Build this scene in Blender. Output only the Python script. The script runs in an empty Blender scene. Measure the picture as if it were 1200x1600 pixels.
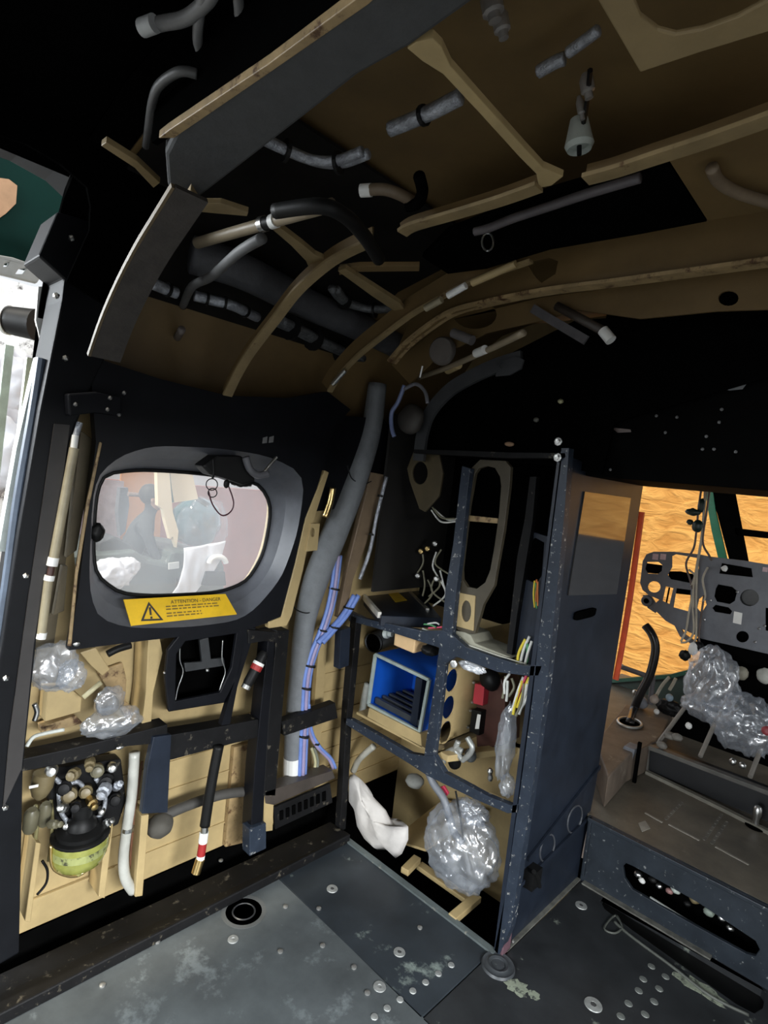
import bpy, bmesh, math, random
from mathutils import Vector, Matrix, noise
from mathutils.geometry import tessellate_polygon
random.seed(7)
S = bpy.context.scene
COL = S.collection
V = Vector

# ------------------------------------------------------------------ camera
FPX, YAW, PITCH, ROLL = 895.62, -0.759124, -0.060115, 0.110730
CAM = V((1.34798, -1.37543, 1.25))
cy, sy, cp, sp, cr, sr = (math.cos(YAW), math.sin(YAW), math.cos(PITCH), math.sin(PITCH), math.cos(ROLL), math.sin(ROLL))
fw = V((cp*sy, cp*cy, sp)); rt0 = V((cy, -sy, 0)); up0 = rt0.cross(fw)
rt = cr*rt0 + sr*up0; up = -sr*rt0 + cr*up0
cd = bpy.data.cameras.new('camera'); co = bpy.data.objects.new('camera', cd); COL.objects.link(co)
co.matrix_world = Matrix(((rt.x, up.x, -fw.x, CAM.x), (rt.y, up.y, -fw.y, CAM.y), (rt.z, up.z, -fw.z, CAM.z), (0, 0, 0, 1)))
cd.sensor_fit = 'VERTICAL'; cd.sensor_height = 32; cd.sensor_width = 24; cd.lens = FPX*32/1600
cd.clip_start = 0.02; cd.clip_end = 200
S.camera = co

# ------------------------------------------------------------------ light
S.view_settings.view_transform = 'Standard'; S.view_settings.look = 'None'
S.view_settings.exposure = 0.0; S.view_settings.gamma = 1.0; S.view_settings.use_curve_mapping = False
w = bpy.data.worlds.new('hangar_daylight'); S.world = w; w.use_nodes = True
bg = w.node_tree.nodes['Background']; bg.inputs[0].default_value = (0.92, 0.96, 1.0, 1); bg.inputs[1].default_value = 0.95
S.cycles.max_bounces = 8; S.cycles.transparent_max_bounces = 16; S.cycles.sample_clamp_indirect = 4.0

def lamp(name, kind, loc, target, energy, col, size=None, sy=None):
    d = bpy.data.lights.new(name, kind); o = bpy.data.objects.new(name, d); COL.objects.link(o)
    o.location = loc; d.energy = energy; d.color = col
    o.rotation_euler = (V(target)-V(loc)).to_track_quat('-Z', 'Y').to_euler()
    if kind == 'AREA':
        d.size = size
        if sy: d.shape = 'RECTANGLE'; d.size_y = sy
    if kind == 'SUN': d.angle = math.radians(size or 1)
    return o
lamp('roof_light_sun', 'SUN', (0, -3, 8), (0.3, 0, 3.4), 4.3, (1.0, 0.93, 0.80), 4)
lamp('doorway_daylight_right', 'AREA', (4.3, -1.25, 1.88), (0.2, -0.4, 0.5), 430, (0.95, 0.98, 1.0), 2.2, 0.9)
lamp('doorway_daylight_left', 'AREA', (-1.9, -3.0, 1.95), (1.0, 0.2, 0.1), 160, (0.90, 0.96, 1.0), 1.4, 0.8)
lamp('rear_fill_light', 'AREA', (1.3, -4.6, 1.72), (0.9, 0.2, 0.5), 170, (0.92, 0.97, 1.0), 1.6, 0.9)  # added fill from behind the camera, no real doorway there
lamp('cockpit_daylight', 'AREA', (2.0, 2.6, 3.0), (1.2, 0.8, 0.3), 45, (0.95, 0.98, 1.0), 1.2, 1.2)

# ------------------------------------------------------------------ pixel -> point on a real plane
def ray(x, y): return rt*((x-600)/FPX) - up*((y-800)/FPX) + fw
def on(ax, v, x, y):
    d = ray(x, y); return CAM + d*((v-CAM[ax])/d[ax])
def Lw(x, y, d=0.0): return on(0, d, x, y)          # plane x = d (left wall)
def Bk(x, y, d=0.0): return on(1, d, x, y)          # plane y = d (bulkhead)
def Fl(x, y, d=0.0): return on(2, d, x, y)          # plane z = d (floor, roof)
def PL(p, d=0.0): return [Lw(x, y, d) for x, y in p]
def PB(p, d=0.0): return [Bk(x, y, d) for x, y in p]
def PF(p, d=0.0): return [Fl(x, y, d) for x, y in p]
def mpp(P): return (P-CAM).dot(fw)/FPX              # metres per photo pixel at a point

# ------------------------------------------------------------------ materials
def nn(t, k, **kw):
    n = t.nodes.new(k)
    for a, b in kw.items(): setattr(n, a, b)
    return n
MATS = {}
def M(name, col, rough=0.5, metal=0.0, var=0.25, scale=14.0, chip=None, amt=0.0, cscale=22.0, bump=0.0, spec=0.5, coat=0.0):
    if name in MATS: return MATS[name]
    m = bpy.data.materials.new(name); m.use_nodes = True; t = m.node_tree; b = t.nodes['Principled BSDF']
    tc = nn(t, 'ShaderNodeTexCoord'); nz = nn(t, 'ShaderNodeTexNoise'); nz.inputs['Scale'].default_value = scale
    nz.inputs['Detail'].default_value = 6; nz.inputs['Roughness'].default_value = 0.65
    t.links.new(tc.outputs['Object'], nz.inputs['Vector'])
    rp = nn(t, 'ShaderNodeValToRGB'); rp.color_ramp.elements[0].position = 0.3; rp.color_ramp.elements[1].position = 0.72
    rp.color_ramp.elements[0].color = tuple(c*(1-var) for c in col)+(1,)
    rp.color_ramp.elements[1].color = tuple(min(1, c*(1+var)) for c in col)+(1,)
    t.links.new(nz.outputs['Fac'], rp.inputs[0]); out = rp.outputs[0]
    if chip:
        n2 = nn(t, 'ShaderNodeTexNoise'); n2.inputs['Scale'].default_value = cscale; n2.inputs['Detail'].default_value = 8
        n2.inputs['Roughness'].default_value = 0.7
        t.links.new(tc.outputs['Object'], n2.inputs['Vector'])
        r2 = nn(t, 'ShaderNodeValToRGB'); r2.color_ramp.elements[0].position = 0.72-amt; r2.color_ramp.elements[1].position = 0.78-amt*0.8
        t.links.new(n2.outputs['Fac'], r2.inputs[0])
        mx = nn(t, 'ShaderNodeMixRGB'); mx.inputs[2].default_value = tuple(chip)+(1,)
        t.links.new(r2.outputs[0], mx.inputs[0]); t.links.new(out, mx.inputs[1]); out = mx.outputs[0]
    t.links.new(out, b.inputs['Base Color'])
    b.inputs['Roughness'].default_value = rough; b.inputs['Metallic'].default_value = metal
    b.inputs['Specular IOR Level'].default_value = spec; b.inputs['Coat Weight'].default_value = coat
    if bump:
        bp = nn(t, 'ShaderNodeBump'); bp.inputs['Strength'].default_value = bump; bp.inputs['Distance'].default_value = 0.01
        t.links.new(nz.outputs['Fac'], bp.inputs['Height']); t.links.new(bp.outputs[0], b.inputs['Normal'])
    MATS[name] = m; return m
def plastic(name, tint=(0.84, 0.90, 0.98), lo=0.10, hi=0.62, scale=9.0):
    """thin crinkled film: see-through between creases, milky and shiny on them"""
    m = bpy.data.materials.new(name); m.use_nodes = True; t = m.node_tree; t.nodes.remove(t.nodes['Principled BSDF'])
    tc = nn(t, 'ShaderNodeTexCoord')
    nz = nn(t, 'ShaderNodeTexNoise', noise_type='RIDGED_MULTIFRACTAL'); nz.inputs['Scale'].default_value = scale; nz.inputs['Detail'].default_value = 4; nz.inputs['Distortion'].default_value = 0.6
    n2 = nn(t, 'ShaderNodeTexVoronoi', feature='DISTANCE_TO_EDGE'); n2.inputs['Scale'].default_value = scale*1.1
    mp = nn(t, 'ShaderNodeMapping'); mp.inputs['Scale'].default_value = (1.0, 1.0, 0.45); mp.inputs['Rotation'].default_value = (0.4, 0.5, 0.3); t.links.new(tc.outputs['Object'], mp.inputs[0])
    t.links.new(mp.outputs[0], nz.inputs['Vector']); t.links.new(mp.outputs[0], n2.inputs['Vector'])
    mr = nn(t, 'ShaderNodeMapRange'); mr.inputs[1].default_value = 0.15; mr.inputs[2].default_value = 1.0; mr.inputs[3].default_value = lo; mr.inputs[4].default_value = hi
    t.links.new(nz.outputs['Fac'], mr.inputs[0])
    ad = nn(t, 'ShaderNodeMath', operation='ADD'); t.links.new(nz.outputs['Fac'], ad.inputs[0]); t.links.new(n2.outputs['Distance'], ad.inputs[1])
    bp = nn(t, 'ShaderNodeBump'); bp.inputs['Strength'].default_value = 1.0; bp.inputs['Distance'].default_value = 0.02
    t.links.new(ad.outputs[0], bp.inputs['Height'])
    df = nn(t, 'ShaderNodeBsdfDiffuse'); df.inputs[0].default_value = tint+(1,); tl = nn(t, 'ShaderNodeBsdfTranslucent'); tl.inputs[0].default_value = tint+(1,)
    gl = nn(t, 'ShaderNodeBsdfGlossy'); gl.inputs[1].default_value = 0.22
    for b in (df, gl, tl): t.links.new(bp.outputs[0], b.inputs['Normal'])
    a = nn(t, 'ShaderNodeMixShader'); a.inputs[0].default_value = 0.35; t.links.new(df.outputs[0], a.inputs[1]); t.links.new(tl.outputs[0], a.inputs[2])
    c = nn(t, 'ShaderNodeMixShader'); c.inputs[0].default_value = 0.5; t.links.new(a.outputs[0], c.inputs[1]); t.links.new(gl.outputs[0], c.inputs[2])
    tr = nn(t, 'ShaderNodeBsdfTransparent'); tr.inputs[0].default_value = (0.94, 0.95, 0.97, 1)
    mx = nn(t, 'ShaderNodeMixShader'); t.links.new(mr.outputs[0], mx.inputs[0]); t.links.new(tr.outputs[0], mx.inputs[1]); t.links.new(c.outputs[0], mx.inputs[2])
    t.links.new(mx.outputs[0], t.nodes['Material Output'].inputs['Surface']); return m
def pane(name, fac=0.12, tint=(1, 1, 1), gloss=0.06):
    m = bpy.data.materials.new(name); m.use_nodes = True; t = m.node_tree; t.nodes.remove(t.nodes['Principled BSDF'])
    tr = nn(t, 'ShaderNodeBsdfTransparent'); tr.inputs[0].default_value = tint+(1,)
    tl = nn(t, 'ShaderNodeBsdfTranslucent'); tl.inputs[0].default_value = (0.9, 0.92, 0.95, 1)
    gl = nn(t, 'ShaderNodeBsdfGlossy'); gl.inputs[1].default_value = 0.05
    a = nn(t, 'ShaderNodeMixShader'); a.inputs[0].default_value = fac
    b = nn(t, 'ShaderNodeMixShader'); b.inputs[0].default_value = gloss
    t.links.new(tr.outputs[0], a.inputs[1]); t.links.new(tl.outputs[0], a.inputs[2])
    t.links.new(a.outputs[0], b.inputs[1]); t.links.new(gl.outputs[0], b.inputs[2])
    t.links.new(b.outputs[0], t.nodes['Material Output'].inputs['Surface']); return m

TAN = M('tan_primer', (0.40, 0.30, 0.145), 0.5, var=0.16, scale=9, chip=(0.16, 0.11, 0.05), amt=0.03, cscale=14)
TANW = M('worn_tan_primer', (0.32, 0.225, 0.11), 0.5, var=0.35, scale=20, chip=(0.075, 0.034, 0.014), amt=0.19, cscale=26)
ROOFTAN = M('roof_tan_primer', (0.135, 0.086, 0.032), 0.55, var=0.2, scale=6)  # roof version of the tan, much darker than on the walls
BLACK = M('black_paint', (0.0045, 0.005, 0.007), 0.5, var=0.3, spec=0.18, chip=(0.16, 0.15, 0.13), amt=0.0, cscale=30)
BLACKW = M('scuffed_black_paint', (0.006, 0.006, 0.0065), 0.55, var=0.4, spec=0.2, chip=(0.10, 0.088, 0.066), amt=0.125, cscale=34)
NAVY = M('navy_rack_paint', (0.022, 0.030, 0.045), 0.42, var=0.25, scale=18, chip=(0.5, 0.49, 0.45), amt=0.13, cscale=60, spec=0.3)
NAVYP = M('navy_panel_paint', (0.013, 0.018, 0.029), 0.4, var=0.35, spec=0.35, scale=10, chip=(0.10, 0.11, 0.12), amt=0.02, cscale=40)
PURP = M('maroon_edge_strip', (0.11, 0.062, 0.075), 0.5, var=0.3, spec=0.2)
GREYB = M('charcoal_soundproofing', (0.050, 0.052, 0.053), 0.8, var=0.15, scale=30, bump=0.2)
GREYD = M('grey_duct_fabric', (0.16, 0.17, 0.18), 0.7, var=0.15, scale=30, bump=0.3)
DKDUCT = M('dark_duct_rubber', (0.055, 0.056, 0.062), 0.6, var=0.2, scale=30, bump=0.3)
RUBBER = M('black_rubber', (0.006, 0.006, 0.006), 0.5, var=0.3, spec=0.22)
WHITE = M('white_tape', (0.75, 0.75, 0.72), 0.5, var=0.08)
STEEL = M('bare_steel', (0.62, 0.62, 0.60), 0.32, 1.0, var=0.2)
BRASS = M('brass', (0.72, 0.52, 0.22), 0.3, 1.0, var=0.15)
RED = M('red_band', (0.30, 0.02, 0.02), 0.4, var=0.15)
SILV = M('silver_braid', (0.36, 0.38, 0.42), 0.4, 0.6, var=0.5, scale=60, bump=0.6)
BLUEW = M('blue_cable', (0.14, 0.22, 0.52), 0.45, var=0.15)
LILAC = M('lilac_cable', (0.27, 0.23, 0.36), 0.45, var=0.15)
OLIVE = M('olive_tape', (0.16, 0.17, 0.13), 0.7, var=0.2)
BLUEB = M('bright_blue_enamel', (0.006, 0.075, 0.42), 0.35, var=0.2, scale=5)
GREEN = M('dark_green_paint', (0.010, 0.06, 0.035), 0.4, var=0.3)
TEAL = M('teal_paint', (0.001, 0.016, 0.0125), 0.75, spec=0.1, var=0.25, scale=4)
CLOTH = M('white_cloth', (0.50, 0.475, 0.45), 0.9, var=0.07, scale=20, bump=0.2)
BAG = plastic('crinkled_clear_plastic', lo=0.34, hi=0.95)
BAGD = plastic('thin_clear_plastic', lo=0.25, hi=0.85, scale=14)

# ------------------------------------------------------------------ geometry
def catmull(p, k):
    if len(p) < 3 or k < 2: return list(p)
    q = []
    for i in range(len(p)-1):
        a, b, c, d = p[max(i-1, 0)], p[i], p[i+1], p[min(i+2, len(p)-1)]
        for j in range(k):
            t = j/k
            q.append(0.5*((2*b)+(c-a)*t+(2*a-5*b+4*c-d)*t*t+(3*b-a-3*c+d)*t**3))
    q.append(p[-1]); return q
class G:
    def __init__(s): s.v = []; s.f = []
    def add(s, vs, fs):
        n = len(s.v); s.v += [V(x) for x in vs]; s.f += [tuple(i+n for i in f) for f in fs]; return s
    def poly(s, outer, th, holes=()):
        """flat plate with holes, extruded by the vector th"""
        th = V(th); loops = [list(outer)]+[list(h) for h in holes]
        ax = max(range(3), key=lambda i: abs(th[i])); a, b = [(1, 2), (2, 0), (0, 1)][ax]
        flat = [[V((p[a], p[b], 0)) for p in l] for l in loops]
        tri = tessellate_polygon(flat); P = [p for l in loops for p in l]; n = len(P)
        fs = [tuple(t) for t in tri]+[tuple(i+n for i in reversed(t)) for t in tri]
        o = 0
        for l in loops:
            m = len(l); fs += [(o+i, o+(i+1) % m, o+(i+1) % m+n, o+i+n) for i in range(m)]; o += m
        return s.add(P+[p+th for p in P], fs)
    def sweep(s, path, prof, up, k=1, caps=True):
        p = catmull([V(x) for x in path], k); up = V(up); n = len(prof); vs = []; fs = []
        for i, x in enumerate(p):
            t = (p[min(i+1, len(p)-1)]-p[max(i-1, 0)]).normalized()
            sd = t.cross(up).normalized(); u = sd.cross(t).normalized()
            for a, b in prof: vs.append(x+sd*a+u*b)
        for i in range(len(p)-1):
            for j in range(n): fs.append((i*n+j, i*n+(j+1) % n, (i+1)*n+(j+1) % n, (i+1)*n+j))
        if caps: fs += [tuple(range(n)), tuple(range((len(p)-1)*n, len(p)*n))]
        return s.add(vs, fs)
    def bar(s, path, w, h, up=(0, 0, 1), k=1):
        return s.sweep(path, [(-w/2, -h/2), (w/2, -h/2), (w/2, h/2), (-w/2, h/2)], up, k)
    def tube(s, path, r, n=10, k=6, caps=True):
        p = catmull([V(x) for x in path], k); m = len(p); vs = []; fs = []
        rs = r if isinstance(r, (list, tuple)) else [r]*2
        t = (p[1]-p[0]).normalized(); u = t.orthogonal().normalized()
        for i, x in enumerate(p):
            t2 = (p[min(i+1, m-1)]-p[max(i-1, 0)]).normalized()
            u = (u-t2*u.dot(t2)).normalized(); w_ = t2.cross(u)
            q = i/(m-1)*(len(rs)-1); a = int(min(q, len(rs)-2)); rr = rs[a]+(rs[a+1]-rs[a])*(q-a)
            for j in range(n):
                an = 2*math.pi*j/n; vs.append(x+u*(rr*math.cos(an))+w_*(rr*math.sin(an)))
        for i in range(m-1):
            for j in range(n): fs.append((i*n+j, i*n+(j+1) % n, (i+1)*n+(j+1) % n, (i+1)*n+j))
        if caps: fs += [tuple(reversed(range(n))), tuple(range((m-1)*n, m*n))]
        return s.add(vs, fs)
    def lathe(s, p, axis, prof, n=20):
        axis = V(axis).normalized(); u = axis.orthogonal().normalized(); w_ = axis.cross(u); p = V(p); vs = []; fs = []
        for r, h in prof:
            for j in range(n):
                an = 2*math.pi*j/n; vs.append(p+axis*h+(u*math.cos(an)+w_*math.sin(an))*max(r, 1e-5))
        m = len(prof)
        for i in range(m-1):
            for j in range(n): fs.append((i*n+j, i*n+(j+1) % n, (i+1)*n+(j+1) % n, (i+1)*n+j))
        fs += [tuple(reversed(range(n))), tuple(range((m-1)*n, m*n))]
        return s.add(vs, fs)
    def box(s, c, sx, sy_, sz, rot=None):
        c = V(c); vs = []
        for z in (-1, 1):
            for x, y in ((-1, -1), (1, -1), (1, 1), (-1, 1)):
                q = V((x*sx/2, y*sy_/2, z*sz/2))
                if rot: q = rot @ q
                vs.append(c+q)
        return s.add(vs, [(3, 2, 1, 0), (4, 5, 6, 7), (0, 1, 5, 4), (1, 2, 6, 5), (2, 3, 7, 6), (3, 0, 4, 7)])
    def hexa(s, a, b):
        return s.add(list(a)+list(b), [(3, 2, 1, 0), (4, 5, 6, 7), (0, 1, 5, 4), (1, 2, 6, 5), (2, 3, 7, 6), (3, 0, 4, 7)])
    def ball(s, c, r, sub=2):
        bm = bmesh.new(); bmesh.ops.create_icosphere(bm, subdivisions=sub, radius=1)
        r = (r, r, r) if isinstance(r, (int, float)) else r
        vs = [V(c)+V((v.co.x*r[0], v.co.y*r[1], v.co.z*r[2])) for v in bm.verts]; fs = [tuple(v.index for v in f.verts) for f in bm.faces]
        bm.free(); return s.add(vs, fs)
    def loft(s, A, B):
        n = len(A); return s.add(list(A)+list(B), [(i, (i+1) % n, n+(i+1) % n, n+i) for i in range(n)])
def worldorg(o):
    p = V((0, 0, 0))
    while o: p += o.location; o = o.parent
    return p
def tag(o, label, cat, group=None):
    o['label'] = label; o['category'] = cat
    if group: o['group'] = group
def thing(name, label, cat, loc, group=None):
    o = bpy.data.objects.new(name, None); o.empty_display_size = 0.05; COL.objects.link(o); o.location = V(loc); tag(o, label, cat, group); return o
def ob(name, g, mat, parent=None, label=None, cat=None, group=None, bev=0.0, smooth=False, kind=None, plabel=None):
    lo = V((min(v.x for v in g.v), min(v.y for v in g.v), min(v.z for v in g.v))); hi = V((max(v.x for v in g.v), max(v.y for v in g.v), max(v.z for v in g.v)))
    org = worldorg(parent) if parent else V(((lo.x+hi.x)/2, (lo.y+hi.y)/2, lo.z))
    me = bpy.data.meshes.new(name); me.from_pydata([v-org for v in g.v], [], g.f); me.materials.append(mat)
    bm = bmesh.new(); bm.from_mesh(me); bmesh.ops.recalc_face_normals(bm, faces=bm.faces); bm.to_mesh(me); bm.free()
    o = bpy.data.objects.new(name, me); COL.objects.link(o)
    if parent: o.parent = parent
    else: o.location = org
    if smooth:
        for p in me.polygons: p.use_smooth = True
        if smooth is not True: me.set_sharp_from_angle(angle=math.radians(smooth))
    if bev:
        b = o.modifiers.new('bevel', 'BEVEL'); b.width = bev; b.segments = 2; b.limit_method = 'ANGLE'; b.angle_limit = math.radians(40)
    if label: tag(o, label, cat, group)
    if plabel: o['label'] = plabel
    if kind: o['kind'] = kind
    return o
def struct(name, g, mat, parent=None, **kw):
    return ob(name, g, mat, parent, kind=None if parent else 'structure', **kw)
def crumple(c, r, amp=0.25, freq=3.0, seed=0, sub=4, power=1.0):
    """a crinkled bag: a ball with sharp ridged folds"""
    g = G().ball((0, 0, 0), 1.0, sub); off = V((seed*7.3, seed*3.1, seed*1.7)); out = []
    for v in g.v:
        n = v.normalized(); a = 1-abs(noise.noise(n*freq*0.5+off))*2; b = 1-abs(noise.noise(n*freq+off*2))*2; d = noise.noise(n*freq*2.3+off)
        k = 1+amp*(0.7*a+0.45*b+0.3*d-0.6)
        out.append(V(c)+V((n.x*r[0]*k, n.y*r[1]*k, n.z*r[2]*k)))
    g.v = out; return g
def ell(cx, cy_, rx, ry, n=20, rot=0.0):
    c, s_ = math.cos(rot), math.sin(rot); q = []
    for i in range(n):
        a = 2*math.pi*i/n; x, y = rx*math.cos(a), ry*math.sin(a); q.append((cx+x*c-y*s_, cy_+x*s_+y*c))
    return q
def rnd(pts, k=4, rad=0.3):
    """round the corners of a pixel polygon"""
    q = []; n = len(pts)
    for i in range(n):
        a, b, c = V(pts[i-1]+(0,)), V(pts[i]+(0,)), V(pts[(i+1) % n]+(0,))
        p0 = b+(a-b)*rad; p2 = b+(c-b)*rad
        for j in range(k+1):
            t = j/k; p = p0*(1-t)**2+b*2*t*(1-t)+p2*t*t; q.append((p.x, p.y))
    return q
def tubepx(g, pts3, px, n=10, k=6): return g.tube(pts3, px*mpp(pts3[len(pts3)//2]), n, k)
def resample(pts, c, n):
    """n points of a closed outline by angle round c"""
    q = []
    for i in range(n):
        a = 2*math.pi*i/n; d = V((math.cos(a), math.sin(a))); best = None
        for j in range(len(pts)):
            p, r = V(pts[j])-V(c), V(pts[(j+1) % len(pts)])-V(c); e = r-p; den = d.x*e.y-d.y*e.x
            if abs(den) < 1e-9: continue
            t = (p.x*e.y-p.y*e.x)/den; u = (p.x*d.y-p.y*d.x)/den
            if t > 0 and -1e-6 <= u <= 1+1e-6 and (best is None or t < best): best = t
        q.append((c[0]+d.x*best, c[1]+d.y*best))
    return q
def text_geo(s, org, xd, yd, size, lift=0.0006):
    c = bpy.data.curves.new('t', 'FONT'); c.body = s; c.size = 1; o = bpy.data.objects.new('t', c); me = bpy.data.meshes.new_from_object(o)
    g = G(); nrm = xd.cross(yd).normalized()
    g.add([org+xd*(v.co.x*size)+yd*(v.co.y*size)+nrm*lift for v in me.vertices], [tuple(p.vertices) for p in me.polygons])
    bpy.data.objects.remove(o); bpy.data.curves.remove(c); bpy.data.meshes.remove(me); return g

# ------------------------------------------------------------------ setting: cabin shell
X1, Y0, YW = 0.647, -2.7, 0.45
FLOORA = M('worn_grey_floor', (0.072, 0.082, 0.086), 0.5, var=0.35, scale=5, chip=(0.14, 0.16, 0.165), amt=0.16, cscale=9, bump=0.06)
FLOORB = M('dark_blue_floor', (0.022, 0.028, 0.034), 0.45, var=0.35, scale=6, chip=(0.20, 0.24, 0.22), amt=0.10, cscale=7, bump=0.06)
FLOORC = M('blackened_floor', (0.020, 0.022, 0.024), 0.5, var=0.45, scale=7, chip=(0.26, 0.29, 0.24), amt=0.10, cscale=9, bump=0.08)
DOWN = V((0, 0, -0.03))
struct('floor', G().poly([V((0.05, Y0, 0)), V((2.3, Y0, 0)), V((2.3, -0.305, 0)), V((0.05, -0.295, 0))], DOWN, [PF(ell(381, 1424, 19, 15, 20))]), FLOORA)
struct('floor.001', G().poly([V((0.05, -0.292, 0)), V((0.63, -0.302, 0)), V((0.63, -0.004, 0)), V((0.05, -0.004, 0))], DOWN), FLOORB, bev=0.002)
slot = [(938, 1407), (946, 1394), (960, 1391), (976, 1398), (1080, 1464), (1183, 1530), (1196, 1550), (1192, 1574), (1178, 1583), (1150, 1568), (987, 1452), (945, 1420)]
struct('floor.002', G().poly([V((0.633, -0.302, 0)), V((2.3, -0.302, 0)), V((2.3, 0.487, 0)), V((0.66, 0.487, 0)), V((0.66, -0.004, 0)), V((0.633, -0.004, 0))], DOWN, [PF(slot)]), FLOORC, bev=0.002)
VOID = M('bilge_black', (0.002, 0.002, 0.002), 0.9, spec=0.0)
struct('floor_underside', G().box((1.07, -0.9, -0.235), 2.5, 3.7, 0.03), VOID)
# sill along the left wall: raised edge strip
g = G().poly(PF([(-120, 1560), (20, 1490), (150, 1440), (300, 1375), (430, 1316), (530, 1272)], 0.035), (0, 0, -0.035))
g2 = G().hexa([V((-0.13, Y0, -0.03)), V((0.055, Y0, -0.03)), V((0.055, 0.0, -0.03)), V((-0.05, 0.0, -0.03))], [V((-0.13, Y0, -0.02)), V((0.055, Y0, 0.028)), V((0.055, 0.0, 0.028)), V((-0.05, 0.0, 0.02))])
struct('trim_1', g2, BLACKW, bev=0.004)
# outer skin of the left side: tan inside, window and door openings
SK = -0.14
win_in = rnd([(150, 742), (212, 733), (300, 738), (402, 752), (424, 790), (412, 862), (386, 908), (340, 926), (240, 931), (185, 927), (142, 893)], 3, 0.35)
win_out = rnd([(146, 748), (188, 712), (240, 696), (340, 700), (420, 712), (478, 742), (466, 830), (440, 905), (384, 968), (300, 980), (200, 982), (152, 965), (138, 915)], 3, 0.35)
wi = resample(win_in, (290, 832), 64); wo = resample(win_out, (300, 838), 64)
glass = PL(wi, -0.10); c = sum(glass, V())/64
hole = [V((SK, c.y+(p.y-c.y)*1.12, c.z+(p.z-c.z)*1.16)) for p in glass]
g = G().poly([V((SK, -0.998, 0.03)), V((SK, 0.62, 0.03)), V((SK, 0.62, 1.40)), V((SK, -0.998, 1.40))], (-0.02, 0, 0), [hole])
for z in (0.115, 0.20, 0.285, 0.37, 0.455):                        # pressed joints of the skin
    g.box((SK+0.002, -0.52, z+0.0), 0.006, 0.56, 0.004)
for z in (0.10, 0.17, 0.24, 0.31, 0.38, 0.46, 0.53): g.box((SK+0.002, 0.18, z), 0.006, 0.5, 0.004)
g.box((SK+0.006, -0.83, 0.115), 0.008, 0.22, 0.006)
struct('wall_left', g, TAN)
# roof skin: one curved shell from side to side
prof = [(-0.14, 1.40), (-0.125, 1.50), (-0.085, 1.62), (0.0, 1.74), (0.12, 1.82), (0.3, 1.865), (0.6, 1.88)]
prof = prof+[(2.34-x, z) for x, z in reversed(prof)]
def shell(prof, ya, yb):
    g = G(); vs = []; n = len(prof); fs = []
    for dz in (0, 0.02):
        for yy in (ya, yb):
            for x, z in prof: vs.append((x, yy, z+dz))
    for i in range(n-1):
        fs += [(i, i+1, n+i+1, n+i), (2*n+i, 3*n+i, 3*n+i+1, 2*n+i+1), (i, 2*n+i, 2*n+i+1, i+1), (n+i, n+i+1, 3*n+i+1, 3*n+i)]
    fs += [(0, n, 3*n, 2*n), (n-1, 3*n-1, 4*n-1, 2*n-1)]
    return g.add(vs, fs)
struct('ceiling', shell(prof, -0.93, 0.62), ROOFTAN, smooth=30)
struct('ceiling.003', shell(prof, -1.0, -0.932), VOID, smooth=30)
struct('ceiling.001', shell([(0.03, 1.775)]+prof[4:], Y0, -1.002), M('black_roof', (0.0015, 0.0015, 0.0015), 0.9, var=0.3, spec=0.0), smooth=30)  # roof behind the beam coloured near black all over
# rear wall, right wall with its open doorway
DARK = M('dark_lining', (0.035, 0.033, 0.030), 0.7, var=0.3)
g = G().box((0.1, Y0-0.02, 0.9), 0.5, 0.04, 2.0); g.box((2.15, Y0-0.02, 0.9), 0.4, 0.04, 2.0); g.box((1.15, Y0-0.02, 1.63), 1.7, 0.04, 0.54); struct('wall_back', g, DARK)  # gap in the unseen rear wall, added to let the rear fill through
g = G().box((2.33, 0.05, 0.85), 0.04, 1.15, 1.15+0.7); g.box((2.33, -1.6, 1.62), 0.04, 2.2, 0.36); g.box((2.33, -2.66, 0.7), 0.04, 0.1, 1.5)
struct('wall_right', g, DARK)
g = G().box((-0.10, -2.62, 0.88), 0.04, 0.2, 1.8)
struct('wall_left.001', g, DARK)
# black lining panel round the window
pan = [(118, 668), (136, 560), (250, 592), (355, 618), (450, 622), (512, 612), (545, 640), (520, 668), (478, 800), (455, 905), (440, 962), (380, 985), (235, 1002), (112, 1018), (128, 900), (150, 700)]
pan = [(150, 690), (140, 556), (250, 592), (355, 618), (450, 622), (512, 612), (548, 640), (522, 668), (485, 800), (458, 905), (441, 966), (385, 984), (235, 1000), (108, 1016), (122, 930)]
struct('trim_2', G().poly(PL(pan, 0.0), (-0.025, 0, 0), [PL(wo, 0.0)]), BLACK, bev=0.003)
# window 1: pane, rubber seal, flared surround
wn = struct('window_1', G().poly(glass, (-0.008, 0, 0)), pane('scratched_window_pane', 0.16, gloss=0.025))
SURR = M('satin_grey_surround', (0.072, 0.076, 0.088), 0.42, var=0.35, scale=6, spec=0.3)
mid = PL(resample([((a[0]+b[0]*1.0)/2, (a[1]+b[1]*1.0)/2) for a, b in zip(wi, wo)], (295, 835), 64), -0.055)
g = G().loft(PL(wi, -0.10), mid); g.loft(mid, PL(wo, 0.0)); g.loft(PL(wo, 0.0), [p+V((-0.01, 0, 0)) for p in PL(wo, 0.0)])
ob('window_surround', g, SURR, wn, smooth=True)
g = G().tube([p+V((0.004, 0, 0)) for p in glass]+[glass[0]+V((0.004, 0, 0)), glass[1]+V((0.004, 0, 0))], 0.0055, 8, 1, caps=False); ob('window_seal', g, RUBBER, wn, smooth=True)
# front of the cabin: tan bulkhead behind the rack, black overhead box above the cockpit opening
g = G().box((0.25, YW+0.01, 0.80), 0.78, 0.02, 2.1); struct('wall_front', g, TAN)
g = G().box((1.49, 0.36, 1.555), 1.68, 0.44, 0.48)
struct('wall_front.001', g, M('overhead_black', (0.002, 0.002, 0.002), 0.8, var=0.3, spec=0.03), bev=0.004)
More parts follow.
